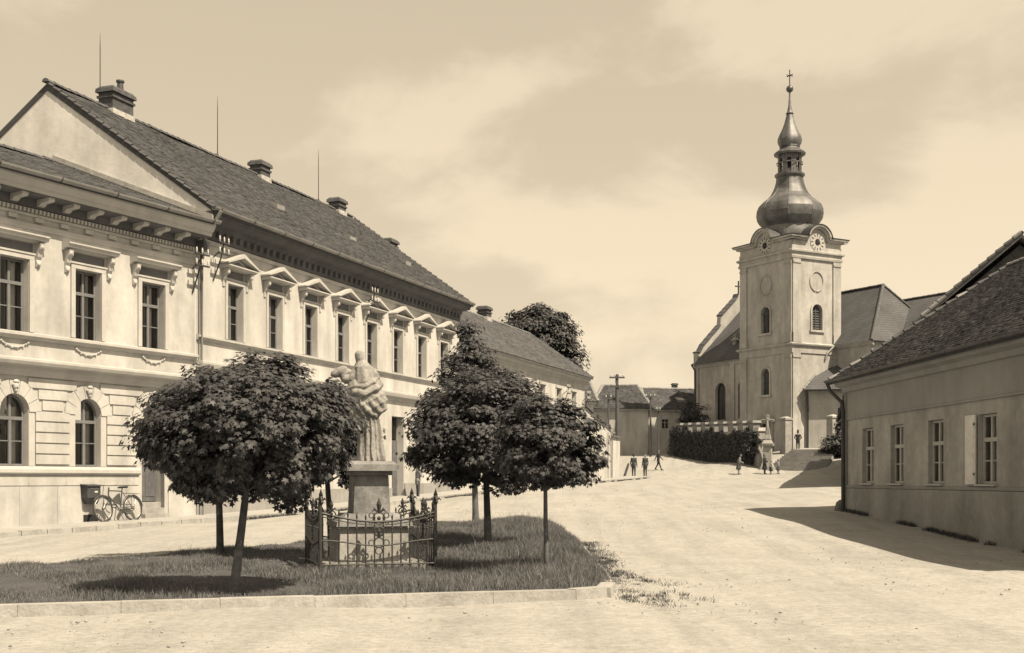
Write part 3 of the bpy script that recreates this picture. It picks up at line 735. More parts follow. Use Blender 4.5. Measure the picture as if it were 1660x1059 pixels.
    chimney(T, 3.5, pk, 13.9, 15.4, 1.15, .6, pot=True); chimney(T, 13.2, pk, 13.9, 15.25, .74, .55); chimney(T, 20.3, pk, 13.9, 15.2, .74, .55)
    # downpipe at the joint with the neighbour
    dp = MB(); dp.tube([(.12,-.85,9.95),(.12,-.6,9.6),(.12,-.14,9.0),(.12,-.14,.45)], .06, 8); o = build("downpipe", dp, ZINC, T, smooth=True)
    build("rain_head", MB().tbox(-.02, .26, -.3, -.02, 8.75, 9.05, -.04), ZINC_DARK, T)
    return T
HOUSE_B = house_pediments()
for t, ztop, lab in ((3.2, 17.4, "tall thin lightning rod rising beside the widest ridge chimney with a pot"), (9.93, 17.1, "thin lightning rod on the ridge between the wide chimney and the middle one"), (18.4, 17.1, "thin lightning rod on the ridge just before the last of the three chimneys")):
    x, y = onB(t, -5.65 - (0.0 if t > 5 else 0.45)); zb = 14.6 if t > 5 else 14.2
    o = thing("lightning_rod", lab, "lightning rod", x, y, zb, d=BD, group="lightning rods on the long house")
    build("rod", MB().tube([(0,0,zb),(0,0,ztop-.5),(0,0,ztop)], [.022,.016,.004], 6), IRON, o); build("rod_foot", MB().lathe([(.07,zb-.02),(.06,zb+.12),(.03,zb+.2)], n=8), IRON, o)
for O, D_, t, z, lab in ((AO, AD, 3.42, 8.35, "cluster of insulators on an iron bracket where the rusticated house ends"), (BO, BD, .95, 8.9, "double-armed wire bracket with white insulators beside the first pedimented window"), (BO, BD, 11.9, 8.9, "wire bracket with white insulators under the cornice above the middle pediments"), (BO, BD, 22.3, 8.7, "wire bracket with insulators at the far corner of the long house")):
    x, y = O[0]+D_[0]*t, O[1]+D_[1]*t
    T = thing("wire_bracket", lab, "wire bracket", x, y, z-1.0, d=D_, group="wire brackets on the street fronts")
    tag_insulators(T, 0, 0, z)

# ---------------------------------------------------------------- lower house further up the street
def house_lower():
    x0, y0 = onB(22.05)
    T = thing("lower_house", "lower pale house with plain grey tiled roof adjoining the long house", "house", x0, y0, d=BD)
    Ln, DEP, pk = 21.85, 7.7, 3.84
    cs = [3.35 + 3.2*k for k in range(6)]
    holes = [(c-.45, c+.45, 5.7, 7.15, False) for c in cs] + [(c-.45, c+.45, 2.6, 4.1, False) for c in cs]
    build("wall", wall_grid(MB(), .02, Ln, .2, 8.2, 0, .4, holes), STUCCO_B, T)
    build("rear_wall", MB().box(.02, Ln, DEP-.3, DEP, .2, 8.2).box(.3, Ln-.3, .45, DEP-.3, 4.7, 4.85).box(.3, Ln-.3, .45, DEP-.3, 7.5, 7.6), STUCCO_B, T)
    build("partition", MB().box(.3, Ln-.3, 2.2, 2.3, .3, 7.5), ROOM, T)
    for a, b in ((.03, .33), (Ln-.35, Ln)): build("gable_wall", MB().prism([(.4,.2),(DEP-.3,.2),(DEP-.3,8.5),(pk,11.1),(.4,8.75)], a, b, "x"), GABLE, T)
    build("cornice", MB().prism([(0,7.75),(-.05,7.76),(-.1,7.95),(-.35,8.02),(-.38,8.1),(-.42,8.2),(0,8.21)], 0.03, Ln+.2, "x"), TRIM, T)
    gutter(T, .1, Ln+.2, -.48, 8.26, .08)
    for k, c in enumerate(cs):
        for z0, z1 in ((5.71, 7.14), (2.61, 4.09)):
            casement(T, c, .89, z0, z1, .15, fm=FRAME_P, curtain=k % 2 == 0, transom=.64)
            f = MB()
            for a, b in ((c-.6, c-.455), (c+.455, c+.6)): f.box(a, b, -.03, -.002, z0, z1)
            f.box(c-.64, c+.64, -.08, -.002, z1+.01, z1+.16); f.box(c-.62, c+.62, -.07, -.002, z0-.13, z0-.012); build("window_surround", f, TRIM, T)
    ey, ez, rz = -.5, 8.2, 11.25; S = math.hypot(pk-ey, rz-ez); eu = (0, (pk-ey)/S, (rz-ez)/S)
    R = build("roof", MB().prism([(ey,ez),(pk,rz-.03),(2*pk-ey,ez),(2*pk-ey,ez-.15),(pk,rz-.2),(ey,ez-.1)], 0.35, Ln+.25, "x"), TILE_GREY, T)
    tiles("roof_tile_courses", R, TILE_GREY, (.35, ey, ez+.01), (1,0,0), eu, Ln-.1, S, tw=.2, th=.18, seed=8)
    ridge_tiles(R, (.35, pk, rz), (Ln+.25, pk, rz), step=.45, r=.11, material=mat("pale_ridge_tile", .3, var=.2))
    nv = int(S/.4)
    for i in range(nv):
        p0 = np.array((Ln+.28, ey, ez+.05)) + np.array(eu)*(S*i/nv); p1 = np.array((Ln+.28, ey, ez+.02)) + np.array(eu)*(S*(i+1)/nv)
        build("verge_tile", MB().tube([tuple(p0), tuple(p1)], [.08, .07], 6), TILE_GREY, R)
    chimney(T, .75, pk+.3, 10.6, 13.6, .8, .7); chimney(T, 13.6, pk, 10.6, 11.95, .75, .6)
    return T
house_lower()
x, y = onB(43.4); T = thing("wire_bracket", "wire bracket with insulators at the far end of the lower grey-roofed house", "wire bracket", x, y, 6.0, d=BD, group="wire brackets on the street fronts"); tag_insulators(T, 0, 0, 6.9)
x, y = onB(38.9); T = thing("wire_bracket", "wire bracket with insulators between upper windows of the lower grey-roofed house", "wire bracket", x, y, 6.0, d=BD, group="wire brackets on the street fronts"); tag_insulators(T, 0, 0, 7.0)

def street_wall():
    x0, y0 = onB(43.95)
    T = thing("garden_wall", "white garden wall with sloping tiled coping beyond the lower house", "wall", x0, y0, d=BD)
    build("wall_body", MB().prism([(0,.9),(9.2,.9),(9.2,4.55),(6.6,4.65),(6.4,5.15),(0,6.35)], 0, .4), STUCCO_B, T)
    cp = MB()
    for i in range(11):
        a, b = 6.5*i/11, 6.5*(i+1)/11; za, zb = 6.36-1.2*i/11, 6.36-1.2*(i+1)/11
        build("coping_tile", MB().hexa([(a,-.16,za-.02),(b-.01,-.16,zb-.02),(b-.01,.2,zb+.1),(a,.2,za+.1),(a,-.16,za+.04),(b-.01,-.16,zb+.02),(b-.01,.2,zb+.17),(a,.2,za+.19)]), TILE_GREY, T)
    for i in range(6):
        a = 6.62 + .43*i; build("coping_tile", MB().hexa([(a,-.16,4.62),(a+.42,-.16,4.62),(a+.42,.5,4.75),(a,.5,4.75),(a,-.16,4.67),(a+.42,-.16,4.67),(a+.42,.5,4.83),(a,.5,4.83)]), TILE_GREY, T)
    for x in (2.2, 5.9): build("pilaster", MB().box(x-.2, x+.2, -.08, -.001, .9, 4.9 if x > 3 else 5.6), TRIM, T)
    build("gutter", MB().tube([(5.7,-.3,4.9),(6.5,-.3,4.86)], .07, 8), ZINC, T); build("downpipe", MB().tube([(6.5,-.3,4.85),(6.55,-.12,4.5),(6.55,-.1,1.6)], .05, 8), ZINC, T)
street_wall()

# ---------------------------------------------------------------- grey house with the shaded street front
RO, RD = (10.0, 35.6), (0.0485, -0.9988)
def house_shaded():
    T = thing("shaded_house", "single-storey grey house with its street front in shade and a shutter standing open", "house", *RO, d=RD)
    Ln, DEP = 17.0, 10.4
    cs = [1.8, 3.97, 6.47, 9.25, 11.9, 14.5]
    holes = [(c-.45, c+.45, 1.5, 3.03, False) for c in cs]
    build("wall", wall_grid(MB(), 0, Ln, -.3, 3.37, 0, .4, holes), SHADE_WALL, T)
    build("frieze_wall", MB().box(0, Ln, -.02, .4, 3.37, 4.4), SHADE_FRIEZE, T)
    pk, ez, rz = 5.0, 4.48, 7.92
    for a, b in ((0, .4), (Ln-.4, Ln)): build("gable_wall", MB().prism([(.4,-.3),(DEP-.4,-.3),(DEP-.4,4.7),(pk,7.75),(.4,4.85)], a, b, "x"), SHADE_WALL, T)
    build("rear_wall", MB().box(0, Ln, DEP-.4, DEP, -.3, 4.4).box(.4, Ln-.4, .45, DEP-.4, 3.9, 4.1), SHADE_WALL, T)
    build("partition", MB().box(.4, Ln-.4, 2.2, 2.3, .2, 3.9), ROOM, T)
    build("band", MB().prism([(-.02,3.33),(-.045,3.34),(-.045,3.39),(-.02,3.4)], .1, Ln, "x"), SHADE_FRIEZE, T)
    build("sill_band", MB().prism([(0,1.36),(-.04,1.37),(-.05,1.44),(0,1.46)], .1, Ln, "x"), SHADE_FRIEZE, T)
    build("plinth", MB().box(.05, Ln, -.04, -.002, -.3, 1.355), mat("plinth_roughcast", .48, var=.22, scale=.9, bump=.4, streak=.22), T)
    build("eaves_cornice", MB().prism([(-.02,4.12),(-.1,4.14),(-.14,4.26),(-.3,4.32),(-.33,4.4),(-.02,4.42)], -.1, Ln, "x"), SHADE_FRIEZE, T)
    build("pilaster", MB().box(-.02, .1, -.06, -.021, -.3, 4.1), SHADE_FRIEZE, T)
    for k, c in enumerate(cs):
        casement(T, c, .86, 1.51, 3.02, .1, fm=FRAME_P, curtain=True, transom=.64)
        build("window_sill", MB().box(c-.5, c+.5, -.09, -.002, 1.462, 1.505), FRAME_P, T)
        if k == 3:
            s = -1; x = c - .47
            if k == 3:
                f = MB(); f.box(x-.5, x, -.075, -.035, 1.5, 3.03); f.box(x-.44, x-.06, -.085, -.076, 1.58, 2.2); f.box(x-.44, x-.06, -.085, -.076, 2.3, 2.95)
                o = build("shutter", f, mat("pale_shutter", 1.1, var=.15, scale=3), T)
                for z in (1.7, 2.8): build("hinge", MB().box(x-.06, x+.02, -.092, -.086, z, z+.05), IRON, o)
            else:
                f = MB(); y = -.02; f.hexa([(x,0.02,2.5),(x+.02,0.02,2.5),(x-.12,-.38,2.5),(x-.14,-.38,2.5),(x,0.02,3.02),(x+.02,0.02,3.02),(x-.12,-.38,3.02),(x-.14,-.38,3.02)])
                f = MB(); dx, dy = -.5, -.866; w_ = .42
                def P3(a, z_, o_=0): return (x + dx*a + .03*o_*-dy, .03 + dy*a + .03*o_*dx, z_)
                for a0, a1, p0, p1 in ((0, .05, 2.5, 3.0), (w_-.05, w_, 2.5, 3.0), (.05, w_-.05, 2.5, 2.55), (.05, w_-.05, 2.95, 3.0)):
                    f.hexa([P3(a0,p0),P3(a1,p0),P3(a1,p0,1),P3(a0,p0,1),P3(a0,p1),P3(a1,p1),P3(a1,p1,1),P3(a0,p1,1)])
                o = build("open_sash", f, FRAME_P, T); build("pane", MB().face(P3(.05,2.55,.5),P3(w_-.05,2.55,.5),P3(w_-.05,2.95,.5),P3(.05,2.95,.5)), GLASS, o, recalc=False)
    ey = -.42; S = math.hypot(pk-ey, rz-ez); eu = (0, (pk-ey)/S, (rz-ez)/S)
    R = build("roof", MB().prism([(ey,ez),(pk,rz-.03),(2*pk-ey,ez),(2*pk-ey,ez-.15),(pk,rz-.2),(ey,ez-.1)], -.25, Ln+.2, "x"), TILE_OLD, T)
    tiles("roof_tile_courses", R, TILE_OLD, (-.25, ey, ez+.01), (1,0,0), eu, Ln+.4, S, tw=.17, th=.145, seed=12, jit=1.1)
    ridge_tiles(R, (-.25, pk, rz), (Ln, pk, rz), step=.4, r=.12, material=RIDGE_WHITE)
    nv = int(S/.36)
    for i in range(nv):
        p0 = np.array((-.28, ey, ez+.07)) + np.array(eu)*(S*i/nv); p1 = np.array((-.28, ey, ez+.03)) + np.array(eu)*(S*(i+1)/nv)
        build("verge_tile", MB().tube([tuple(p0), tuple(p1)], [.075, .06], 6), RIDGE_WHITE if random.random() < .3 else TILE_OLD, R)
    gutter(T, -.35, Ln, -.5, 4.5, .075, ZINC_DARK)
    build("downpipe", MB().tube([(-.25,-.5,4.45),(-.2,-.42,4.2),(.02,-.14,3.85),(.05,-.12,3.6),(.05,-.12,.35)], .055, 8), ZINC_DARK, T, smooth=True)
    build("guard_stone", MB().lathe([(.24,.2),(.22,.75),(.16,.95),(.06,1.02)], -.12, -.1, 8), STONE, T, smooth=True)
house_shaded()

def barn():
    d = (0.25, 0.968); n = (d[1], -d[0])   # local x along d (away), outward is to the street
    # local frame needs -y outward towards the street: run x back towards the viewer
    ex = (-d[0], -d[1])
    far = (16.6 + d[0]*43, 57 + d[1]*43)
    T = thing("boarded_barn", "tall barn with dark boarded gable and rough tiled roof behind the grey house", "barn", *far, d=ex)
    Ln, hw = 43.0, 7.0; ez, rz = 6.3, 12.7
    build("wall", MB().box(0, Ln-.3, 0, .4, .5, 6.0).box(0, Ln-.3, 2*hw-.4, 2*hw, .5, 6.0).prism([(.4,.5),(2*hw-.4,.5),(2*hw-.4,6.0),(hw,12.2),(.4,6.2)], 0, .4, "x").prism([(.4,.5),(2*hw-.4,.5),(2*hw-.4,6.0),(hw,12.2),(.4,6.2)], Ln-.5, Ln-.15, "x"), SHADE_WALL, T)
    nb = 56
    for i in range(nb):
        a, b = 2*hw*i/nb+.006, 2*hw*(i+1)/nb-.006; ztop = lambda y: 6.2 + (12.25-6.2)*(1-abs(y-hw)/hw)
        build("gable_board", MB().prism([(a,3.2),(b,3.2),(b,ztop(b)),(a,ztop(a))], Ln-.14, Ln-.11+random.uniform(0,.012), "x"), BOARD, T)
    ey = -.45; S = math.hypot(hw-ey, rz-ez); eu = (0, (hw-ey)/S, (rz-ez)/S)
    R = build("roof", MB().prism([(ey,ez),(hw,rz-.03),(2*hw-ey,ez),(2*hw-ey,ez-.15),(hw,rz-.2),(ey,ez-.1)], -.2, Ln+.35, "x"), TILE_OLD, T)
    tiles("roof_tile_courses", R, TILE_OLD, (-.2, ey, ez+.01), (1,0,0), eu, Ln+.55, S, tw=.21, th=.19, seed=14, jit=2)
    nv = int(S/.45)
    for i in range(nv):
        p0 = np.array((Ln+.36, ey, ez+.09)) + np.array(eu)*(S*i/nv); p1 = np.array((Ln+.36, ey, ez+.04)) + np.array(eu)*(S*(i+1)/nv)
        build("verge_tile", MB().tube([tuple(p0), tuple(p1)], [.1, .085], 6), RIDGE_WHITE if random.random() < .25 else TILE_OLD, R)
    ridge_tiles(R, (0, hw, rz), (Ln+.3, hw, rz), step=.45, r=.12)
barn()

# ---------------------------------------------------------------- church
CO, CX = (24.7, 128.4), (0.4848, -0.8746)
def cw(s, y): return (CO[0] + CX[0]*s - CX[1]*y, CO[1] + CX[1]*s + CX[0]*y)
def arched_niche(mb, c, w, z0, z1, y, depth):
    pass
def arch_poly(c, w, z0, z1, n=10):
    r = w/2; zc = z1 - r
    return [(c-r, z0), (c+r, z0)] + [(c + r*math.cos(q), zc + r*math.sin(q)) for q in np.linspace(0, math.pi, n+1)]
def church():
    x0, y0 = cw(11.6, -3.4)
    T = thing("church", "baroque church with onion-domed clock tower and long tiled roofs above the stone steps", "church", x0, y0, 4.1, d=CX)
    ox, oy = 11.6, -3.4      # local origin lies under the tower
    def Lp(m):              # builders below use church coordinates (s, y); shift to the tower origin
        m.v = [(a-ox, b-oy, c) for a, b, c in m.v]; return m
    def part(name, m, material, parent=T, smooth=False): return build(name, Lp(m), material, parent, smooth)
    # ---- tower
    xa, xb, ya, yb = 8.0, 15.2, -6.38, -0.45; ZS, ZC = 14.0, 23.3
    yc, xc = (ya+yb)/2, (xa+xb)/2
    wf = [(xc-.62+.0, xc+.62, 15.4, 17.9, True), (xc-.55, xc+.55, 9.6, 12.1, True), (xc-.8, xc+.8, 4.0, 6.9, False)]
    lo = wall_grid(MB(), xa, xb, 3.2, ZC, ya, .7, wf); part("tower_wall", lo, CHURCH_DARK)
    # face towards the square (plane x = xb): build in a turned frame then rotate
    def turned(m):          # (u, v, z): u along +y from ya, v depth inward (-x from xb)
        m.v = [(xb - b, ya + a, c) for a, b, c in m.v]; return m
    wr = yb - ya
    h2 = [(wr/2+.05-.62, wr/2+.05+.62, 15.5, 17.9, True)]
    part("tower_wall", turned(wall_grid(MB(), .0, wr, 3.2, ZC, 0, .7, h2)), CHURCH)
    part("tower_wall", MB().box(xa, xb, yb-.5, yb-.002, 3.2, ZC).box(xa+.002, xa+.5, ya+.7, yb-.5, 3.2, ZC), CHURCH)
    part("tower_core", MB().box(xa+1.6, xb-1.6, ya+1.6, yb-1.6, 3.2, ZC), ROOM)
    def pilasters(face, W_, z0, z1, pm):
        for a, b in ((.0, .95), (W_-.95, W_)):
            m = MB(); m.box(a+.001, b, -.12, -.001, z0, z1); m.box(a+.001, b+.05 if a < 1 else b, -.17, -.001, z0, z0+.9); m.box(a+.001, b, -.19, -.001, z1-.45, z1-.3)
            part("pilaster", face(m), pm)
    def fl(m): m.v = [(xa + a, ya + b, c) for a, b, c in m.v]; return m
    WL = xb - xa
    pilasters(fl, WL, ZS+.25, 22.0, CHURCH_DARK); pilasters(turned, wr, ZS+.25, 22.0, CHURCH); pilasters(fl, WL, 3.2, ZS-.7, CHURCH_DARK); pilasters(turned, wr, 3.2, ZS-.7, CHURCH)
    def collar(name, prof, mm):   # moulding all the way round
        m = MB(); vs = []; fs = []
        n = len(prof)
        for (p, z) in prof:
            vs += [(xa-p, ya-p, z), (xb+p, ya-p, z), (xb+p, yb+p, z), (xa-p, yb+p, z)]
        for i in range(n-1):
            for k in range(4): fs.append((4*i+k, 4*i+(k+1)%4, 4*i+4+(k+1)%4, 4*i+4+k))
        fs += [(3,2,1,0), tuple(4*(n-1)+k for k in range(4))]
        m.add(vs, fs); return part(name, m, mm)
    collar("string_course", [(.02, ZS-.75), (.1, ZS-.7), (.1, ZS-.1), (.3, ZS), (.34, ZS+.12), (.05, ZS+.26), (.0, ZS+.27)], CHURCH)
    collar("entablature", [(.02, 21.95), (.16, 22.0), (.2, 22.2), (.12, 22.25), (.12, 22.5), (.3, 22.6), (.32, 22.75), (.1, 22.85), (.1, 23.2), (.02, 23.25)], CHURCH)
    # cornice with a round arch over each clock
    def cornice(face, W_, mm):
        cx = W_/2; r = 1.12; zc = 23.75
        def strip(off0, off1, y0_, z0off, z1off):
            pts_lo = []; pts_hi = []
            a0 = math.acos(min(1, (r+z0off)/(r+z0off)))
            path = [(-off1, 23.7), (cx-r-.35, 23.7), (cx-r, 23.8)] + [(cx - r*math.cos(q), zc + r*math.sin(q)) for q in np.linspace(.12, math.pi-.12, 13)] + [(cx+r, 23.8), (cx+r+.35, 23.7), (W_+off1, 23.7)]
            lo_, hi_ = [], []
            for i, (a, z) in enumerate(path):
                p, q = path[max(i-1, 0)], path[min(i+1, len(path)-1)]
                dx, dz = q[0]-p[0], q[1]-p[1]; l = math.hypot(dx, dz); nx_, nz_ = -dz/l, dx/l
                if i < 2 or i > len(path)-3: nx_, nz_ = 0, 1
                lo_.append((a + nx_*z0off, z + nz_*z0off)); hi_.append((a + nx_*z1off, z + nz_*z1off))
            m = MB()
            for i in range(len(path)-1):
                A, B, C_, D_ = lo_[i], lo_[i+1], hi_[i+1], hi_[i]
                m.hexa([(A[0],y0_,A[1]),(B[0],y0_,B[1]),(B[0],.6,B[1]),(A[0],.6,A[1]),(D_[0],y0_-.05,D_[1]),(C_[0],y0_-.05,C_[1]),(C_[0],.6,C_[1]),(D_[0],.6,D_[1])])
            return m
        part("cornice", face(strip(0, .3, -.3, 0, .18)), mm); part("cornice", face(strip(0, .55, -.55, .185, .33)), mm)
        part("cornice_lead", face(strip(0, .62, -.62, .335, .4)), ZINC_DARK)
        m = MB(); m.prism([(-.0, 23.2), (W_, 23.2), (W_, 23.7), (cx+r, 23.7)] + [(cx + r*math.cos(q), zc + r*math.sin(q)) for q in np.linspace(0, math.pi, 13)] + [(cx-r, 23.7), (0, 23.7)], -.08, .5); part("clock_panel", face(m), mm)
        k = MB(); k.prism([(cx + .85*math.cos(q), zc-.1 + .85*math.sin(q)) for q in np.linspace(0, 2*math.pi, 25)[:-1]], -.14, -.085); C = part("clock_face", face(k), mat("clock_enamel", .6, var=.15))
        k = MB()
        def at(q, r_): return (cx + r_*math.cos(q), -.16, zc-.1 + r_*math.sin(q))
        hub = MB(); hub.prism([(cx + .3*math.cos(q), zc-.1 + .3*math.sin(q)) for q in np.linspace(0, 2*math.pi, 13)[:-1]], -.17, -.141); hub.v = face(hub).v; part("clock_hub", hub, BLACKP, C)
        for i in range(12):
            q = 2*math.pi*i/12; m2 = MB(); m2.tube([at(q, .56), at(q, .78)], .035, 4); m2.v = face(m2).v; part("hour_mark", m2, BLACKP, C)
        for q, l in ((math.radians(60), .66), (math.radians(-20), .45)):
            m2 = MB(); m2.tube([at(q+math.pi, .12), at(q, l)], [.04, .015], 4); m2.v = [(a, b-.03, c) for a, b, c in m2.v]; m2.v = face(m2).v; part("clock_hand", m2, GILT, C)
    cornice(fl, WL, CHURCH_DARK); cornice(turned, wr, CHURCH)
    part("cornice", MB().box(xa-.5, xb+.5, yb, yb+.5, 23.75, 24.05).box(xa-.5, xa, ya+.6, yb+.5, 23.74, 24.04), CHURCH)
    part("tower_deck", MB().box(xa+.3, xb-.3, ya+.5, yb-.05, 23.3, 24.0), ZINC_DARK)
    # blind medallions, window surrounds, glazing
    def ring(face, c, z, mm):
        k = MB(); k.ring((c, -.03, z), .82, .07, "y", 24, 6); k.v = [(a, b, (q - z)*1.12 + z) for a, b, q in k.v]; part("medallion", face(k), mm)
    ring(fl, WL/2, 19.9, CHURCH_DARK); ring(turned, wr/2, 20.0, CHURCH)
    def arch_trim(face, c, w, z0, z1, mm):
        m = MB(); r0, r1 = w/2, w/2+.18; zc = z1 - r0
        for a, b in ((c-r1, c-r0), (c+r0, c+r1)): m.box(a, b, -.09, -.002, z0, zc)
        for i in range(12):
            p, q = math.pi*i/12, math.pi*(i+1)/12
            m.prism([(c+r0*math.cos(p), zc+r0*math.sin(p)), (c+r1*math.cos(p), zc+r1*math.sin(p)), (c+r1*math.cos(q), zc+r1*math.sin(q)), (c+r0*math.cos(q), zc+r0*math.sin(q))], -.09, -.002)
        m.box(c-r1-.1, c+r1+.1, -.16, -.002, z0-.2, z0-.003); part("window_surround", face(m), mm)
        g = MB(); g.prism(arch_poly(c, w-.02, z0, z1-.01), .3, .32); W_ = part("window", face(g), mat("louvre_shutter", .14, var=.2))
        for i in range(7):
            z = z0 + .15 + (zc - z0 - .2)*i/7; b_ = MB(); b_.hexa([(c-r0+.04,.2,z),(c+r0-.04,.2,z),(c+r0-.04,.29,z+.12),(c-r0+.04,.29,z+.12),(c-r0+.04,.2,z+.04),(c+r0-.04,.2,z+.04),(c+r0-.04,.29,z+.16),(c-r0+.04,.29,z+.16)]); b_.v = face(b_).v; part("louvre", b_, mat("louvre_shutter", .14), W_)
        b_ = MB(); b_.box(c-.05, c+.05, .16, .2, z0, z1-.05); b_.box(c-r0, c+r0, .15, .195, zc-.06, zc+.06); b_.v = face(b_).v; part("window_bar", b_, mat("louvre_shutter", .14), W_)
    arch_trim(fl, WL/2, 1.24, 15.4, 17.9, CHURCH_DARK); arch_trim(fl, WL/2, 1.1, 9.6, 12.1, CHURCH_DARK); arch_trim(turned, wr/2+.05, 1.24, 15.5, 17.9, CHURCH)
    m = MB(); m.box(WL/2-.8, WL/2-.02, .35, .42, 4.1, 6.9); m.box(WL/2+.02, WL/2+.8, .35, .42, 4.1, 6.9); part("door", fl(m), mat("dark_church_door", .05, var=.2))
    m = MB(); m.box(WL/2-1.1, WL/2-.8, -.15, -.001, 3.6, 7.0); m.box(WL/2+.8, WL/2+1.1, -.15, -.001, 3.6, 7.0); m.box(WL/2-1.25, WL/2+1.25, -.25, -.001, 7.0, 7.4); part("door_surround", fl(m), STONE_P)
    # ---- onion dome, lantern and spire
    octf = lambda q: 0.955 + 0.045 * abs(math.cos(4 * (q)))
    def dome(name, prof, mm, n=64, smooth=True): return part(name, MB().lathe(prof, xc, yc, n, 0, octf), mm, smooth=smooth)
    prof1 = [(2.55,24.0),(2.7,24.6),(2.55,25.2),(2.5,25.6),(2.75,25.95),(3.03,26.4),(3.12,26.9),(3.08,27.3),(2.9,27.75),(2.5,28.15),(2.08,28.45),(1.76,28.8),(1.54,29.2),(1.38,29.6),(1.27,30.0),(1.21,30.45)]
    dm = MB()
    for k in range(8):
        cuts = [0, 3, 5, 7, 9, 11, 13, 15] if k % 2 else [0, 3, 4, 6, 8, 10, 12, 15]
        for i0, i1 in zip(cuts, cuts[1:]):
            n_ = 7; vs = []
            for r_, z_ in prof1[i0:i1+1]:
                for j in range(n_):
                    q = math.pi/4*(k + j/(n_-1)); vs.append((xc + r_*octf(q)*math.cos(q), yc + r_*octf(q)*math.sin(q), z_))
            dm.add(vs, [(i*n_+j, i*n_+j+1, (i+1)*n_+j+1, (i+1)*n_+j) for i in range(i1-i0) for j in range(n_-1)])
    D1 = build("onion_dome", Lp(dm), COPPER, T, recalc=False); D1.data.polygons.foreach_set("use_smooth", [True]*len(D1.data.polygons))
    dome("dome_collar", [(1.2,30.4),(1.36,30.5),(1.42,30.6),(1.42,30.74),(1.25,30.8)], COPPER)
    for k in range(8):
        q = math.pi/4*k; part("seam", MB().tube([(xc+r*math.cos(q), yc+r*math.sin(q), z) for r, z in prof1[4:]], .035, 5), COPPER, D1)
    LT = 32.55
    Lm = MB()
    for k in range(8):
        q = math.pi/4*k + math.pi/8; a, b = q - .21, q + .21
        P = [(xc+rr*math.cos(t), yc+rr*math.sin(t)) for rr, t in ((1.12,a),(1.12,b),(.9,b),(.9,a))]
        Lm.add([(p[0],p[1],z) for z in (30.8, LT) for p in P], [(0,1,5,4),(1,2,6,5),(2,3,7,6),(3,0,4,7)])
    Lm.lathe([(1.1,30.8),(1.12,31.15),(.95,31.16)], xc, yc, 8, math.pi/8); Lm.lathe([(1.0,32.15),(1.13,32.16),(1.13,LT)], xc, yc, 8, math.pi/8)
    part("lantern", Lm, COPPER)
    part("lantern_rail", MB().lathe([(1.28,31.7),(1.32,31.72),(1.32,31.8),(1.28,31.82)], xc, yc, 8, math.pi/8, caps=False), COPPER)
    part("lantern_bell", MB().lathe([(.42,31.0),(.45,31.2),(.3,31.5),(.22,31.9),(.08,32.1)], xc, yc, 12), GILT, smooth=True)
    dome("lantern_cornice", [(1.1,32.5),(1.46,32.55),(1.5,32.72),(1.38,32.86),(1.15,33.0),(.98,33.15),(.9,33.3),(.98,33.36),(.94,33.44)], COPPER)
    D2 = dome("small_onion", [(.9,33.4),(1.06,33.6),(1.15,33.9),(1.13,34.15),(1.0,34.5),(.82,34.85),(.66,35.2),(.52,35.6),(.4,36.05),(.3,36.45),(.36,36.5),(.37,36.58),(.3,36.64),(.22,36.85),(.14,37.3),(.1,37.9),(.07,38.6)], COPPER)
    part("orb", MB().ball((xc, yc, 38.9), .34, 16, 12), GILT, smooth=True)
    c = MB(); c.box(xc-.035, xc+.035, yc-.035, yc+.035, 39.2, 40.75); c.box(xc-.4, xc+.4, yc-.03, yc+.03, 40.15, 40.23); c.box(xc-.03, xc+.03, yc-.4, yc+.4, 40.16, 40.22)
    part("cross", c, IRON)
    # ---- nave with parapet gable
    hw = 5.6; ZE, ZR = 13.5, 19.4
    nh = [(3.15, 4.75, 7.6, 11.3, True), (6.65, 7.95, 7.6, 11.3, True)]
    part("nave_wall", wall_grid(MB(), 0, 8.0, 3.0, ZE, -hw, .6, nh), CHURCH_DARK)
    part("nave_wall", MB().box(0, .6, -hw+.6, hw, 3.0, ZE).box(0, 12, hw-.6, hw, 3, ZE), CHURCH)
    for c in (3.95, 7.3):
        W_ = part("window", MB().prism(arch_poly(c, 1.58 if c < 5 else 1.28, 7.61, 11.29), -hw+.3, -hw+.32), mat("leaded_glass", .03, rough=.3, var=.2))
        part("window_bar", MB().box(c-.04, c+.04, -hw+.26, -hw+.3, 7.6, 11.2).box(c-.6, c+.6, -hw+.25, -hw+.295, 8.9, 8.97).box(c-.6, c+.6, -hw+.25, -hw+.295, 10.1, 10.17), IRON, W_)
    part("side_door", MB().prism([(3.1,4.0),(4.5,4.0),(4.5,6.2),(3.1,6.2)], -hw-.04, -hw-.001), mat("dark_church_door", .05))
    for a, b in ((.0, .55), (5.6, 6.2)): part("pilaster", MB().box(a+.001, b, -hw-.12, -hw-.001, 3.0, ZE-.4), CHURCH_DARK)
    part("nave_cornice", MB().prism([(-hw,ZE-.5),(-hw-.1,ZE-.45),(-hw-.14,ZE-.2),(-hw-.4,ZE-.1),(-hw-.45,ZE+.05),(-hw,ZE+.06)], -.1, 7.98, "x"), CHURCH)
    R = part("nave_roof", MB().prism([(-hw-.5,ZE),(0,ZR),(hw+.5,ZE),(hw+.5,ZE-.2),(0,ZR-.3),(-hw-.5,ZE-.12)], .4, 12.5, "x"), ROOF_FAR)
    g = MB()
    prof_l = [(-hw-.1,ZE-.3),(-hw-.1,ZE+1.1),(-hw+.35,ZE+1.3),(-hw+.7,ZE+1.9),(-2.7,ZE+4.1),(-2.6,ZE+5.1),(-2.3,ZE+5.4),(-.5,ZR+1.2),(-.35,ZR+1.6)]
    g.prism(prof_l + [(-y, z) for y, z in prof_l[::-1]], -.25, .35, "x"); part("parapet_gable", g, CHURCH)
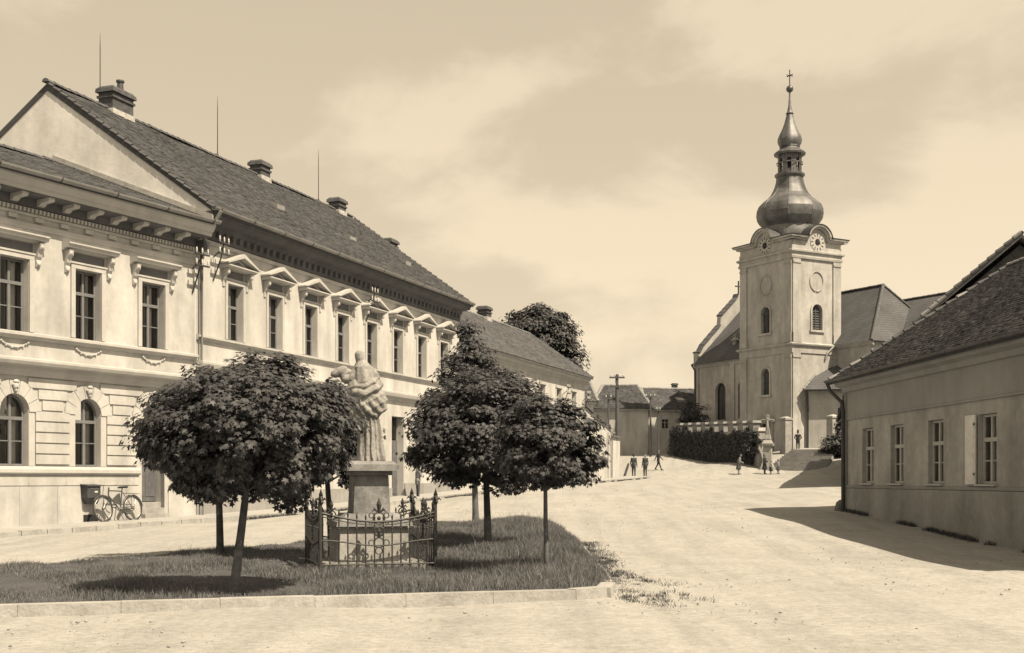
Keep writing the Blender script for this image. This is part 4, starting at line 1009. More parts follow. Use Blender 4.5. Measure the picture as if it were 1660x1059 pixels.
    for (p, q) in zip(prof_l[1:], prof_l[2:]):
        l = math.hypot(q[0]-p[0], q[1]-p[1]); n = max(1, round(l/.7))
        for i in range(n):
            a = (p[0]+(q[0]-p[0])*i/n, p[1]+(q[1]-p[1])*i/n); b = (p[0]+(q[0]-p[0])*(i+1)/n, p[1]+(q[1]-p[1])*(i+1)/n)
            if abs(q[0]-p[0]) < .15: continue
            part("coping_slab", MB().hexa([(-.4,a[0],a[1]),(.5,a[0],a[1]),(.5,b[0],b[1]),(-.4,b[0],b[1]),(-.4,a[0],a[1]+.16),(.5,a[0],a[1]+.16),(.5,b[0],b[1]+.12),(-.4,b[0],b[1]+.12)]), TILE_OLD)
    part("gable_cross", MB().box(-.03,.09,-.06,.06,ZR+1.6,ZR+3.1).box(-.02,.08,-.45,.45,ZR+2.45,ZR+2.58), IRON)
    def vent(x, y, z):
        o = part("roof_vent", MB().lathe([(.3,z-.4),(.3,z+.5),(.55,z+.52),(.1,z+.95),(.08,z+1.2)], x, y, 10), ZINC, smooth=False)
    vent(4.6, -4.2, ZE + 1.5)
    part("downpipe", MB().tube([(-.1,-hw-.5,ZE-.05),(.1,-hw-.2,ZE-.7),(.15,-hw-.16,4.2)], .09, 8), ZINC_DARK)
    # ---- choir with hipped end, wing and lean-to
    cl, cr, ce = -1.0, 9.0, 19.7; cy = 4.0; ZE2, ZR2, rs = 14.2, 20.1, 16.3
    part("choir_wall", MB().box(15.21, ce, cl, cl+.5, 3, ZE2), CHURCH_DARK); part("choir_wall", MB().box(ce-.5, ce+.002, cl+.5, cr, 3, ZE2).box(9, ce-.5, cr-.5, cr, 3, ZE2), CHURCH)
    part("choir_cornice", MB().prism([(cl,ZE2-.4),(cl-.12,ZE2-.36),(cl-.35,ZE2-.1),(cl-.4,ZE2),(cl,ZE2+.02)], 15.25, ce+.3, "x"), CHURCH)
    e = .45
    r = MB(); A = [(9,cl-e,ZE2),(ce+e,cl-e,ZE2),(ce+e,cr+e,ZE2),(9,cr+e,ZE2),(9,cy,ZR2),(rs,cy,ZR2)]
    r.add(A, [(0,1,5,4),(1,2,5),(2,3,4,5),(0,4,3),(0,3,2,1)]); R2 = part("choir_roof", r, ROOF_FAR)
    for a, b in ((A[5], A[1]), (A[5], A[2]), (A[4], A[5])):
        A_, B_ = Vector(a) - Vector((ox, oy, 0)), Vector(b) - Vector((ox, oy, 0)); ridge_tiles(R2, A_, B_, step=.6, r=.16, material=RIDGE)
    wl_, wy = 2.2, 7.0; ZE3, ZR3, wend = 14.0, 18.9, 31
    part("wing_wall", MB().box(ce+.002, wend, wl_, wl_+.5, 3, ZE3).box(wend-.5, wend, wl_+.5, 11.8, 3, ZE3).box(ce+.002, wend-.5, 11.3, 11.8, 3, ZE3), CHURCH)
    r = MB(); A = [(13,wl_-.4,ZE3),(wend+.4,wl_-.4,ZE3),(wend+.4,12.2,ZE3),(13,12.2,ZE3),(13,wy,ZR3),(wend-3.5,wy,ZR3)]; r.add(A, [(0,1,5,4),(1,2,5),(2,3,4,5),(0,4,3),(0,3,2,1)]); R3 = part("wing_roof", r, mat("wing_roof_tile", .15, var=.25, scale=.5, course=.24, fine=.15))
    A_, B_ = Vector(A[4]) - Vector((ox, oy, 0)), Vector(A[5]) - Vector((ox, oy, 0)); ridge_tiles(R3, A_, B_, step=.6, r=.15)
    vent(22.2, 4.2, 16.6)
    part("downpipe", MB().tube([(ce+.15,wl_-.15,ZE3),(ce+.15,wl_-.15,4)], .09, 8), ZINC_DARK)
    part("downpipe", MB().tube([(15.5,cl-.5,ZE2-.1),(15.35,cl-1.2,ZS-.6),(15.3,cl-1.4,ZS-1.2)], .1, 8), ZINC)
    return T
church()

def annexe():
    d = (0.98, -0.2); l = math.hypot(*d); d = (d[0]/l, d[1]/l)
    T = thing("church_annexe", "low whitewashed lean-to with tiled roof against the church tower", "annexe", 28.1, 112.4, d=d)
    W_ = 8.5
    build("wall", wall_grid(MB(), 0, W_, 3.0, 10.3, 0, .4, [(2.6, 3.55, 6.2, 8.2, False)]), mat("annexe_limewash", .6, var=.15, scale=.5, streak=.2), T)
    build("rear_wall", MB().prism([(.4,3),(4,3),(4,13.2),(.4,10.2)], 0, .35, "x"), CHURCH, T)
    build("window", MB().box(2.6, 3.55, .2, .25, 6.2, 8.2), mat("leaded_glass", .03), T)
    ey, ez, yy, rz = -.75, 9.85, 3.6, 13.0
    m = MB(); m.hexa([(-.45,ey,ez-.12),(W_,ey,ez-.12),(W_,yy,rz-.15),(2.0,yy,rz-.15),(-.45,ey,ez),(W_,ey,ez),(W_,yy,rz),(2.0,yy,rz)]); R = build("roof", m, ROOF_FAR, T)
    n = 12
    for i in range(n):
        p = np.array((-.5, ey, ez+.06)) + np.array((2.45, yy-ey, rz-ez))*i/n; q = p + np.array((2.45, yy-ey, rz-ez))/n
        build("verge_tile", MB().tube([tuple(p), tuple(q)], [.11,.09], 6), RIDGE_WHITE, R)
    gutter(T, -.4, W_, ey-.08, ez, .08, ZINC_DARK)
    build("downpipe", MB().tube([(-.3,ey-.05,ez-.05),(-.1,-.2,ez-1.2),(-.05,-.12,ez-2)], .07, 8), ZINC_DARK, T)
annexe()

# churchyard wall with its row of capped piers, gate posts, steps
def churchyard_wall():
    a, b = Vector((16.6, 118.5, 0)), Vector((20.9, 101.3, 0)); Ln = (b-a).length; d = (b-a)/Ln
    T = thing("churchyard_wall", "dark churchyard retaining wall topped by a row of capped stubby piers", "wall", a.x, a.y, H(a.x, a.y), d=(d.x, d.y))
    top = lambda s: 6.15 - .55*s/Ln
    n = 9
    for i in range(n):
        s0, s1 = Ln*i/n, Ln*(i+1)/n; zt = top((s0+s1)/2)
        build("wall_bay", MB().box(s0+.004, s1-.004, 0, .6, 1.2, zt), SHADE_WALL, T)
        build("pier", MB().box(s0+.45, s1-.45, .02, .62, zt+.002, zt+.72), mat("pier_stone", .4, var=.3, scale=1.2, bump=.5, streak=.3), T)
        build("pier_cap", MB().tbox(s0+.32, s1-.32, -.1, .74, zt+.722, zt+.92, .08), mat("pier_stone", .4), T)
    build("end_pillar", MB().box(Ln, Ln+.9, -.15, .75, 1.2, 5.6).tbox(Ln-.1, Ln+1.0, -.25, .85, 5.602, 5.9, .15), SHADE_WALL, T)
churchyard_wall()
def gate_post(x, y, z, h, lab, m):
    T = thing("gate_post", lab, "gate post", x, y, z-.4, d=CX, group="gate posts of the churchyard")
    build("shaft", MB().box(-.36, .36, -.36, .36, z-.4, z+h), m, T); build("post_cap", MB().box(-.43, .43, -.43, .43, z+h+.002, z+h+.16).tbox(-.4, .4, -.4, .4, z+h+.162, z+h+.32, .3), m, T)
gate_post(24.6, 106.4, H(24.6, 106.4), 2.85, "square pale gate post at the head of the church steps", STONE_P)
gate_post(28.2, 104.6, H(28.2, 104.6), 2.9, "square gate post overgrown by dark shrubs beside the church lean-to", SHADE_WALL)
def church_steps():
    a = Vector((22.6, 99.4)); d = Vector((.885, -.466)); n = Vector((.466, .885))
    T = thing("church_steps", "worn flight of wide stone steps climbing to the church gate", "steps", a.x, a.y, H(a.x, a.y)-.3, d=(d.x, d.y))
    z0, z1, k = 2.4, 4.2, 12
    for i in range(k):
        y = 6.4*i/k; w = .01 if i else .01
        build("step", MB().box(-1.2+.04*i+random.uniform(-.03,.03), 3.6-.05*i, y+random.uniform(-.02,.02), y+1.2 if i < k-1 else y+2.6, 1.4, z0+(z1-z0)*(i+1)/k), mat("step_stone", .42, var=.25, scale=1.5, bump=.5), T)
church_steps()

def crucifix():
    x, y = 21.55, 99.6; z = H(x, y) - .1
    T = thing("wayside_cross", "stone wayside crucifix on a tall pedestal before the churchyard wall", "wayside cross", x, y, z, d=(.93, -.37))
    b = MB(); b.box(-.55,.55,-.55,.55,z,z+.3); b.tbox(-.46,.46,-.45,.45,z+.302,z+.6,.06); build("base", b, STONE_P, T)
    p = MB(); p.tbox(-.36,.36,-.34,.34,z+.602,z+2.0,.05); build("pedestal", p, STONE_P, T)
    c = MB(); c.tbox(-.46,.46,-.42,.42,z+2.002,z+2.2,-.04); c.tbox(-.42,.42,-.38,.38,z+2.202,z+2.55,.18); c.tbox(-.27,.27,-.25,.25,z+2.552,z+2.9,.06); build("cap", c, STONE_P, T)
    s = MB(); s.prism([(-.2,z+2.9),(.2,z+2.9),(.13,z+3.6),(.13,z+4.0),(.5,z+3.98),(.56,z+4.09),(.5,z+4.2),(.13,z+4.2),(.12,z+4.5),(0,z+4.62),(-.12,z+4.5),(-.13,z+4.2),(-.5,z+4.2),(-.56,z+4.09),(-.5,z+3.98),(-.13,z+4.0),(-.13,z+3.6)], -.1, .1); build("cross", s, STONE_P, T)
    f = MB(); f.ball((.02,-.2,z+4.22),.08); f.tube([(0,-.16,z+4.12),(0,-.18,z+3.85),(0,-.17,z+3.65)],[.09,.085,.08],8); f.tube([(0,-.17,z+3.65),(.03,-.22,z+3.4),(0,-.16,z+3.1)],[.08,.06,.04],8); f.tube([(0,-.16,z+4.1),(-.22,-.13,z+4.12),(-.45,-.12,z+4.14)],[.05,.035,.03],6); f.tube([(0,-.16,z+4.1),(.22,-.13,z+4.12),(.45,-.12,z+4.14)],[.05,.035,.03],6)
    build("corpus", f, STONE_P, T, smooth=True)
crucifix()

# ---------------------------------------------------------------- far houses at the bend
def hip_house(name, lab, ox, oy, d, W_, Dp, z0, ze, zr, hip, wallm, roofm, wins=(), hipm=RIDGE_WHITE):
    T = thing(name, lab, "house", ox, oy, z0, d=d)
    holes = [(a, b, c, e, ar) for a, b, c, e, ar in wins]
    build("wall", wall_grid(MB(), 0, W_, z0-.6, ze, 0, .4, holes), wallm, T)
    build("side_wall", MB().box(0, .4, .4, Dp, z0-.6, ze).box(W_-.4, W_, .4, Dp, z0-.6, ze).box(.4, W_-.4, Dp-.4, Dp, z0-.6, ze), wallm, T)
    build("partition", MB().box(.4, W_-.4, 2, 2.1, z0, ze), ROOM, T)
    for a, b, c, e, ar in wins:
        if ar: build("gate", MB().prism(arch_poly((a+b)/2, b-a-.02, c, e-.01), .2, .26), DOORM, T)
        else: casement(T, (a+b)/2, b-a-.02, c+.01, e-.01, .14, fm=FRAME_P, curtain=False)
    o = .45; A = [(-o,-o,ze),(W_+o,-o,ze),(W_+o,Dp+o,ze),(-o,Dp+o,ze),(hip,Dp/2,zr),(W_-hip,Dp/2,zr)]
    R = build("roof", MB().add(A, [(0,1,5,4),(1,2,5),(2,3,4,5),(3,0,4),(0,3,2,1)]), roofm, T)
    S = math.hypot(Dp/2+o, zr-ze); eu = (0,(Dp/2+o)/S,(zr-ze)/S)
    def ins(u, v):
        t = v/S; return (u > (hip+o)*t - .05) & (u < W_+2*o-(hip+o)*t + .05)
    tiles("roof_tile_courses", R, roofm, (-o,-o,ze+.01), (1,0,0), eu, W_+2*o, S, tw=.25, th=.22, inside=ins, seed=21, jit=1.5)
    for a, b in ((A[0],A[4]),(A[1],A[5]),(A[4],A[5])): ridge_tiles(R, Vector(b)+Vector((0,0,.02)), Vector(a)+Vector((0,0,.02)), step=.5, r=.17, material=hipm)
    build("eaves", MB().box(-.3, W_+.3, -.3, Dp+.3, ze-.16, ze-.004), wallm, T)
    return T
hip_house("hipped_house", "single-storey pale house with white-edged hipped roof at the bend of the road", 9.5, 128.6, (.997, -.07), 5.7, 7.0, 3.8, 9.05, 11.75, 1.0, STUCCO_B, TILE_OLD, [(.9, 1.8, 5.8, 7.4, False)])
T = hip_house("roadside_house", "long dark-roofed house in the shadow of the church beside the hipped house", 15.25, 128.4, (.97, .243), 11.0, 8.5, 3.9, 9.0, 11.5, .8, STUCCO_B, TILE_OLD, [(6.0, 6.9, 5.9, 7.7, False), (1.5, 2.3, 7.0, 8.0, False)])
for x in (4.2, 8.2):
    h = build("roof_hatch", MB().hexa([(x-.4,1.1,9.85),(x+.4,1.1,9.85),(x+.4,2.0,10.35),(x-.4,2.0,10.35),(x-.4,1.1,10.12),(x+.4,1.1,10.12),(x+.4,2.0,10.45),(x-.4,2.0,10.45)]), ZINC, T)
chimney(T, 4.8, 4.6, 10.9, 12.2, .5, .45)
hip_house("cottage", "small cottage roof showing behind the telegraph pole beyond the garden wall", 3.4, 119.6, (.99, -.05), 5.4, 6.5, 3.2, 9.2, 11.6, .4, STUCCO_B, TILE_GREY)

def pole(x, y, h, lab, arms, r=.14, ins=4, zoff=0):
    z = H(x, y)
    T = thing("telegraph_pole", lab, "telegraph pole", x, y, z-.2, d=(1, 0), group="telegraph poles along the road")
    build("shaft", MB().tube([(0,0,z-.2),(.02,0,z+h*.5),(0,0,z+h)], [r, r*.85, r*.7], 10), WOOD, T, smooth=True)
    for dz, w, n in arms:
        A = build("crossarm", MB().box(-w/2, w/2, -.17, -.07, z+h-dz-.06, z+h-dz+.06), WOOD, T)
        for i in range(n):
            xx = -w/2+.1+(w-.2)*i/max(1, n-1); build("insulator", MB().lathe([(.02,z+h-dz+.06),(.025,z+h-dz+.12),(.06,z+h-dz+.13),(.055,z+h-dz+.22),(.02,z+h-dz+.26)], xx, -.12, 8), PORC, A)
    return T
pole(8.55, 92.0, 7.75, "tall wooden telegraph pole with a crossarm beside two standing men", [(.25, 1.15, 4), (.95, .5, 2)], r=.17)
pole(8.9, 103.5, 6.6, "thin wooden pole behind the tall telegraph pole", [(.3, .6, 2)], r=.09)
pole(14.25, 118.4, 6.0, "slim pole standing at the joint of the two far houses", [(.2, 1.0, 3)], r=.11)
pole(14.95, 117.8, 4.6, "short thin post with an insulator before the roadside house", [(.1, .5, 2)], r=.08)
def stay():
    x, y = 9.15, 91.3; z = H(x, y)
    T = thing("guard_post", "short leaning guard post at the foot of the tall telegraph pole", "post", x, y, z-.1)
    build("shaft", MB().tube([(-.15,0,z-.1),(.2,0,z+1.0)], [.1,.08], 8), WOOD, T); build("post_top", MB().tube([(.2,0,z+1.0),(.23,0,z+1.08)], [.08,.03], 8), WOOD, T)
stay()

# ---------------------------------------------------------------- vegetation
MAPLE = [(-.12, 0.0)]
for a, r_ in ((-150, .3), (-112, .58), (-84, .42), (-56, .88), (-28, .5), (0, 1.0), (28, .5), (56, .88), (84, .42), (112, .58), (150, .3)):
    MAPLE.append((r_ * math.cos(math.radians(a)), r_ * math.sin(math.radians(a))))
MAPLE = np.array(MAPLE)
OVAL = np.array([(0, 0), (-.5, 0), (-.2, .35), (.3, .32), (.75, 0), (.3, -.32), (-.2, -.35)])
def unit(v): return v / np.maximum(np.linalg.norm(v, axis=-1, keepdims=True), 1e-9)
def leaves(name, P, Nn, Tp, size, material, parent, shape=MAPLE):
    n = len(P); Nn = unit(Nn); Tp = unit(Tp - (Tp * Nn).sum(-1, keepdims=True) * Nn); S = np.cross(Nn, Tp)
    k = len(shape); u, v = shape[:, 0], shape[:, 1]; w = -0.22 * np.abs(v) - 0.18 * u * np.abs(u)
    V = P[:, None] + size[:, None, None] * (u[None, :, None] * Tp[:, None] + v[None, :, None] * S[:, None] + w[None, :, None] * Nn[:, None])
    o = k - 1
    Fc = np.array([(0, 1 + i, 1 + (i + 1) % o) for i in range(o)])
    Fa = (Fc[None] + (np.arange(n) * k)[:, None, None]).reshape(-1, 3)
    return np_mesh(name, V.reshape(-1, 3), Fa, material, parent)

def crown_points(r, center, rad, nclump, nleaf, cr, flat=.55, shell=.72, bump=.075, low=-1.0):
    """clumps of leaves through an ellipsoid; returns leaf positions, normals, tip directions and the clump centres"""
    D = unit(r.normal(size=(nclump * 3, 3))); D = D[D[:, 2] > low][:nclump]; nclump = len(D)
    f = shell + (1 - shell) * r.random(nclump) ** .6
    f[: nclump // 5] = r.random(nclump // 5) * shell
    ph = r.random(6) * 6.28
    bm = 1 + bump * (np.sin(D[:, 0] * 5 + ph[0]) + np.sin(D[:, 1] * 6 + ph[1]) + np.sin(D[:, 2] * 5 + ph[2])) / 1.7
    f[-nclump // 12:] = 1.0 + .06 * r.random(len(f[-nclump // 12:]))
    C = D * (f * bm)[:, None] * np.array(rad) + np.array(center)
    Q = unit(r.normal(size=(nclump, nleaf, 3))); rr = r.random((nclump, nleaf, 1)) ** .45
    sz = cr * (0.7 + 0.6 * r.random((nclump, 1, 1)))
    off = Q * rr * sz * np.array([1, 1, flat])
    P = C[:, None] + off
    out = unit((P - np.array(center)) / np.array(rad))
    Nn = unit(out * .55 + np.array([0, 0, .75]) + Q * .35 + r.normal(size=P.shape) * .3)
    Tp = unit(out * .8 + np.array([0, 0, -.55]) + r.normal(size=P.shape) * .45)
    return P.reshape(-1, 3), Nn.reshape(-1, 3), Tp.reshape(-1, 3), C

def tree(name, lab, x, y, crown_c, rad, trunk_r=.05, seed=1, nclump=170, nleaf=42, cr=.3, leaf=.085, group=None, material=None, bark=None, lean=(0, 0), z=None, shape=MAPLE, low=-1.0, lobes=None, shell=.72, wash=0.0, nlimb=14):
    """crown_c: centre height above the ground; lobes: extra crown ellipsoids (dx, dy, dz, rx, ry, rz, clumps)"""
    r = np.random.default_rng(seed)
    zg = H(x, y) if z is None else z
    T = thing(name, lab, "tree", x, y, zg, group=group)
    bark = bark or BARK
    c = (lean[0], lean[1], zg + crown_c)
    base_cr = crown_c - rad[2]
    pts = []; n = 7
    for i in range(n):
        t = i/(n-1); pts.append((lean[0]*t + .025*math.sin(3*t+seed), lean[1]*t + .02*math.cos(4*t+seed), zg - .1 + (crown_c + .1)*t))
    rr = [trunk_r*(1.25-.55*i/(n-1)) for i in range(n)]; rr[0] *= 1.25
    tr = build("trunk", MB().tube(pts, rr, 10), bark, T, smooth=True)
    if wash:
        k = 3; build("limewash", MB().tube([(p[0], p[1], p[2]) for p in pts[:k]], [q*1.03 for q in rr[:k]], 10), BARK_L, tr, smooth=True)
    P, Nn, Tp, C = crown_points(r, c, rad, nclump, nleaf, cr, shell=shell, low=low)
    if lobes:
        for dx, dy, dz, rx, ry, rz, nc in lobes:
            p2, n2, t2, c2 = crown_points(r, (c[0]+dx, c[1]+dy, c[2]+dz), (rx, ry, rz), nc, nleaf, cr, shell=shell)
            P, Nn, Tp, C = np.vstack([P, p2]), np.vstack([Nn, n2]), np.vstack([Tp, t2]), np.vstack([C, c2])
    fork = Vector(pts[-3])
    for q in C[r.choice(len(C), min(nlimb, len(C)), replace=False)]:
        q = Vector(q); mid = fork.lerp(q, .5) + Vector((0, 0, .12*rad[2]))
        build("limb", MB().tube([fork, mid, q], [trunk_r*.45, trunk_r*.28, trunk_r*.1], 6), bark, tr)
    P = P - np.array([0, 0, zg])
    sz = leaf * (0.5 + 0.85 * r.random(len(P)))
    leaves("crown", P, Nn, Tp, sz, material or LEAF, T, shape)
    return T
gi = "round-crowned maples on the grass island"
tree("maple_tree", "round maple with two-toned trunk before the island's front kerb, its crown overlapping another", -3.53, 16.0, 2.2, (1.28, 1.25, .98), .052, 11, 330, 100, .25, .058, gi, lean=(.2, .1), wash=1, low=-.9)
tree("maple_tree", "round maple with leaning dark trunk hidden in crown behind the kerbside maple", -5.25, 22.7, 2.3, (1.35, 1.3, .9), .06, 12, 190, 60, .3, .07, gi, lean=(-.12, .05))
tree("maple_tree", "young maple whose crown brushes the draped statue, trunk behind the fence corner", -3.05, 21.6, 2.25, (.8, .9, 1.0), .05, 13, 160, 80, .25, .063, gi, lean=(-.12, .05), low=-.8)
tree("maple_tree", "broad maple with dark trunk between the statue fence and the thin leaning sapling", -.33, 24.5, 2.36, (1.5, 1.45, 1.2), .068, 14, 340, 95, .29, .064, gi, lean=(-.02, .05), wash=1, low=-.88)
tree("maple_tree", "thin leaning maple sapling with slender pale trunk at the island's open edge", .66, 19.0, 2.13, (.78, .8, .68), .036, 15, 150, 90, .22, .056, gi, lean=(.03, .05), bark=mat("pale_bark", .2, var=.35, scale=8, bump=.7))
tree("maple_tree", "tall pointed tree rising above the broad maple, in front of the lower house", -.72, 32.6, 3.1, (1.2, 1.2, 1.35), .075, 16, 160, 70, .32, .072, None, lean=(-.05, 0), bark=BARK_L, lobes=[(-.1, 0, .95, .6, .6, .95, 42), (-.14, 0, 1.75, .2, .2, .6, 14)])
tree("chestnut_tree", "big dark round chestnut towering behind the lower house", 2.9, 101.0, 9.6, (3.2, 3.0, 4.3), .4, 17, 360, 100, .9, .23, None, material=LEAF_D, shape=OVAL, lean=(.0, 0), lobes=[(-1.9, 0, .6, 1.8, 1.6, 1.8, 40), (1.2, 0, -.6, 2.0, 1.8, 2.6, 50)])
tree("roadside_tree", "small dark tree between the garden wall and the hipped house", 7.0, 106.0, 3.3, (1.5, 1.5, 1.9), .14, 18, 60, 80, .6, .16, None, material=LEAF_D, shape=OVAL)
tree("churchyard_tree", "dark bushy tree beside the nave at the end of the churchyard wall", 19.0, 121.5, 2.6, (1.5, 1.6, 2.6), .2, 19, 90, 80, .7, .16, None, material=LEAF_D, shape=OVAL, low=-.8)

def shrub(lab, x, y, z, rad, seed, nclump=70, nleaf=40, cr=.5, leaf=.2, cat="shrub", group=None, name="shrub"):
    r = np.random.default_rng(seed); T = thing(name, lab, cat, x, y, z, group=group)
    P, Nn, Tp, C = crown_points(r, (0, 0, z + rad[2]*.8), rad, nclump, nleaf, cr, shell=.5, low=-.7)
    build("stem", MB().tube([(0,0,z-.1),(.05,0,z+rad[2]*.6),(0,.05,z+rad[2])], [.08,.05,.02], 6), BARK, T)
    leaves("foliage", P - np.array([0,0,z]), Nn, Tp, leaf*(.6+.7*r.random(len(P))), LEAF_D, T, OVAL)
def ivy():
    a, b = np.array((16.6, 118.5)), np.array((20.9, 101.3)); L_ = np.linalg.norm(b-a); d = (b-a)/L_; out = np.array((d[1], -d[0]))
    r = np.random.default_rng(44); n = 19000
    s_ = r.uniform(-.8, L_+.3, n); ph = np.sin(s_*.9)+np.sin(s_*2.3+1)
    ph2 = np.sin(s_*5.1)+np.sin(s_*7.7+2); h = r.random(n)**.8*(2.65+.16*ph+.1*ph2); depth = .03 + np.abs(r.normal(0, .16, n)) + .55*np.clip(1-h/1.6, 0, 1)*r.random(n)
    p = a + np.outer(s_, d) + np.outer(depth, out); z = Hn(p[:, 0], p[:, 1]) + h
    P = np.stack([p[:, 0], p[:, 1], z], -1); o3 = np.array([out[0], out[1], .45])
    o = leaves("ivy", P, o3 + r.normal(size=(n, 3))*.5, np.array([0, 0, -1.0]) + r.normal(size=(n, 3))*.5, .11*(.6+.8*r.random(n)), LEAF_D, None, OVAL)
    o["kind"] = "stuff"; tag(o, "dark ivy and weeds matting the shaded face of the churchyard wall", "ivy")
ivy()
shrub("dark shrub crowding the gate beside the church lean-to", 29.6, 104.4, H(29.6, 104.4), (1.3, 1.2, 1.9), 51)
shrub("low dark bush at the foot of the overgrown gate post", 28.0, 102.4, H(28.0, 102.4), (1.2, 1.0, 1.0), 52)
shrub("leafy bush by the end pillar behind the wayside cross", 21.0, 101.3, H(21.0, 101.3), (.9, .9, 1.6), 53)

# grass blades on the island, in tufts of uneven height
def blades(name, x, y, z, h, w, lean, material, parent=None):
    n = len(x); a = rng.random(n) * 6.283; la = rng.random(n) * 6.283
    dx, dy = np.cos(a) * w, np.sin(a) * w; lx, ly = np.cos(la) * lean * h, np.sin(la) * lean * h
    V = np.stack([np.stack([x-dx, y-dy, z], -1), np.stack([x+dx, y+dy, z], -1), np.stack([x+dx*.7+lx*.35, y+dy*.7+ly*.35, z+h*.6], -1), np.stack([x-dx*.7+lx*.35, y-dy*.7+ly*.35, z+h*.6], -1), np.stack([x+lx, y+ly, z+h], -1)], 1)
    q = np.arange(n)[:, None] * 5
    F3 = np.concatenate([q + np.array([[0,1,2]]), q + np.array([[0,2,3]]), q + np.array([[3,2,4]])])
    o = np_mesh(name, V.reshape(-1, 3), F3, material, parent); return o
def grass():
    n = 900000; x = rng.uniform(-17, 1.9, n); y = rng.uniform(11, 34.5, n)
    e = edge_dist(x, y, ISL); fr = edge_dist(x, y, ISL, [0, 1, 2, 3])
    k = in_poly(x, y, ISL) & (fr > .13)
    # keep outside the statue's plinth
    ux, uy = .96, .28; px, py = x + 2.23, y - 20.25
    k &= ~((np.abs(px*ux + py*uy) < .8) & (np.abs(-px*uy + py*ux) < .76))
    # frame: drop blades left of the picture
    k &= (x > -0.46 * y - .3)
    x, y, e = x[k], y[k], e[k]
    # clumpy density and height
    f = np.sin(x*2.1 + 1.3*np.sin(y*1.1)) + np.sin(y*1.7 + 1.1*np.sin(x*1.6)) + .7*np.sin(x*5.3+y*3.1)
    keep = rng.random(len(x)) < np.clip(.6 + .26*f, .06, 1)
    keep &= rng.random(len(x)) < np.clip(e/.5 + .25, 0, 1)
    x, y, e, f = x[keep], y[keep], e[keep], f[keep]
    h = (.062 + .026*np.clip(f, -1.2, 2) + .105*np.clip((x+2.6)/3.6, 0, 1)) * (.45 + .75*rng.random(len(x))) * np.clip(.55 + e/.9, .55, 1)
    tall = rng.random(len(x)) < .02; h[tall] *= 1.5 + .8*rng.random(tall.sum())
    o = blades("grass", x, y, isl_z(x, y) - .01, h, .003 + .002*rng.random(len(x)), .2 + .45*rng.random(len(x)), GRASS)
    o["kind"] = "stuff"; tag(o, "long uneven grass covering the triangular island", "grass")
grass()
def weeds():
    X, Y = [], []
    for _ in range(150):
        yy = rng.uniform(15.4, 27); near_ = np.clip((19.5 - yy)/4, 0, 1)
        a, b = 1.65 + rng.exponential(.14 + .42*near_), yy; m = int(rng.integers(8, 120)*np.exp(-(a-1.65)*.9)); s = rng.uniform(.03, .13); X.append(a + rng.normal(0, s, m)); Y.append(b + rng.normal(0, s*1.6, m))
    x, y = np.concatenate(X), np.concatenate(Y); k = ~in_poly(x, y, ISL); x, y = x[k], y[k]
    o = blades("weeds", x, y, Hn(x, y), .015 + .05*rng.random(len(x))**2, .0045 + 0*x, .5 + .5*rng.random(len(x)), mat("weed_blade", .13, var=.25, island=.4, transl=.2)); o["kind"] = "stuff"; tag(o, "low weeds straggling onto the road past the kerb corner", "weeds")
    # verge weeds at the foot of the footpath kerb
    t = rng.uniform(0, 56, 9000); f = np.sin(t*1.1)+np.sin(t*2.7+1)+np.sin(t*.43); t = t[f > .1]; p = np.array([onB(q, 1.68 + abs(rng.normal(0, .07))) for q in t])
    o = blades("weeds", p[:,0], p[:,1], Hn(p[:,0], p[:,1]), .05 + .07*rng.random(len(t)), .009 + 0*t, .4 + .3*rng.random(len(t)), MATS["weed_blade"]); o["kind"] = "stuff"; tag(o, "thin line of weeds along the footpath kerb", "weeds")
weeds()
def wall_weeds():
    t = rng.uniform(.1, 16, 7000); f = np.sin(t*1.7)+np.sin(t*3.9+1)+np.sin(t*.8+2); t = t[f > -.2]
    o_ = .06 + np.abs(rng.normal(0, .09, len(t))); x = RO[0] + RD[0]*t + RD[1]*o_; y = RO[1] + RD[1]*t - RD[0]*o_
    o = blades("weeds", x, y, Hn(x, y), .03 + .1*rng.random(len(t))**2, .006 + 0*t, .4 + .4*rng.random(len(t)), MATS["weed_blade"]); o["kind"] = "stuff"; tag(o, "thin weeds along the foot of the shaded grey house", "weeds")
wall_weeds()
def pebbles():
    n = 11000; x = rng.uniform(-6, 14, n); y = 9 + 60*rng.random(n)**1.7; f = np.sin(x*.9+y*.35)+np.sin(y*.5-x*.3)
    k = ~in_poly(x, y, ISL) & (rng.random(n) < np.clip(.35+.3*f, .05, 1)) & (x < 9.3); x, y = x[k], y[k]; n = len(x)
    s = .006 + .02*rng.random(n)**3; z = Hn(x, y)
    base = np.array([(1,0,0),(0,1,0),(-1,0,0),(0,-1,0),(0,0,.75),(0,0,-.5)], float); Fc = np.array([(0,1,4),(1,2,4),(2,3,4),(3,0,4),(1,0,5),(2,1,5),(3,2,5),(0,3,5)])
    a = rng.random(n)*6.28; ca, sa = np.cos(a)[:, None], np.sin(a)[:, None]
    B = base[None]*(.6+.8*rng.random((n, 6, 1))); V = np.stack([B[...,0]*ca-B[...,1]*sa, B[...,0]*sa+B[...,1]*ca, B[...,2]], -1)*s[:, None, None] + np.stack([x, y, z], -1)[:, None]
    o = np_mesh("gravel", V.reshape(-1, 3), (Fc[None]+(np.arange(n)*6)[:, None, None]).reshape(-1, 3), mat("gravel_stone", .45, var=.2, island=.35)); o["kind"] = "stuff"; tag(o, "loose stones scattered over the dusty road", "gravel")
pebbles()

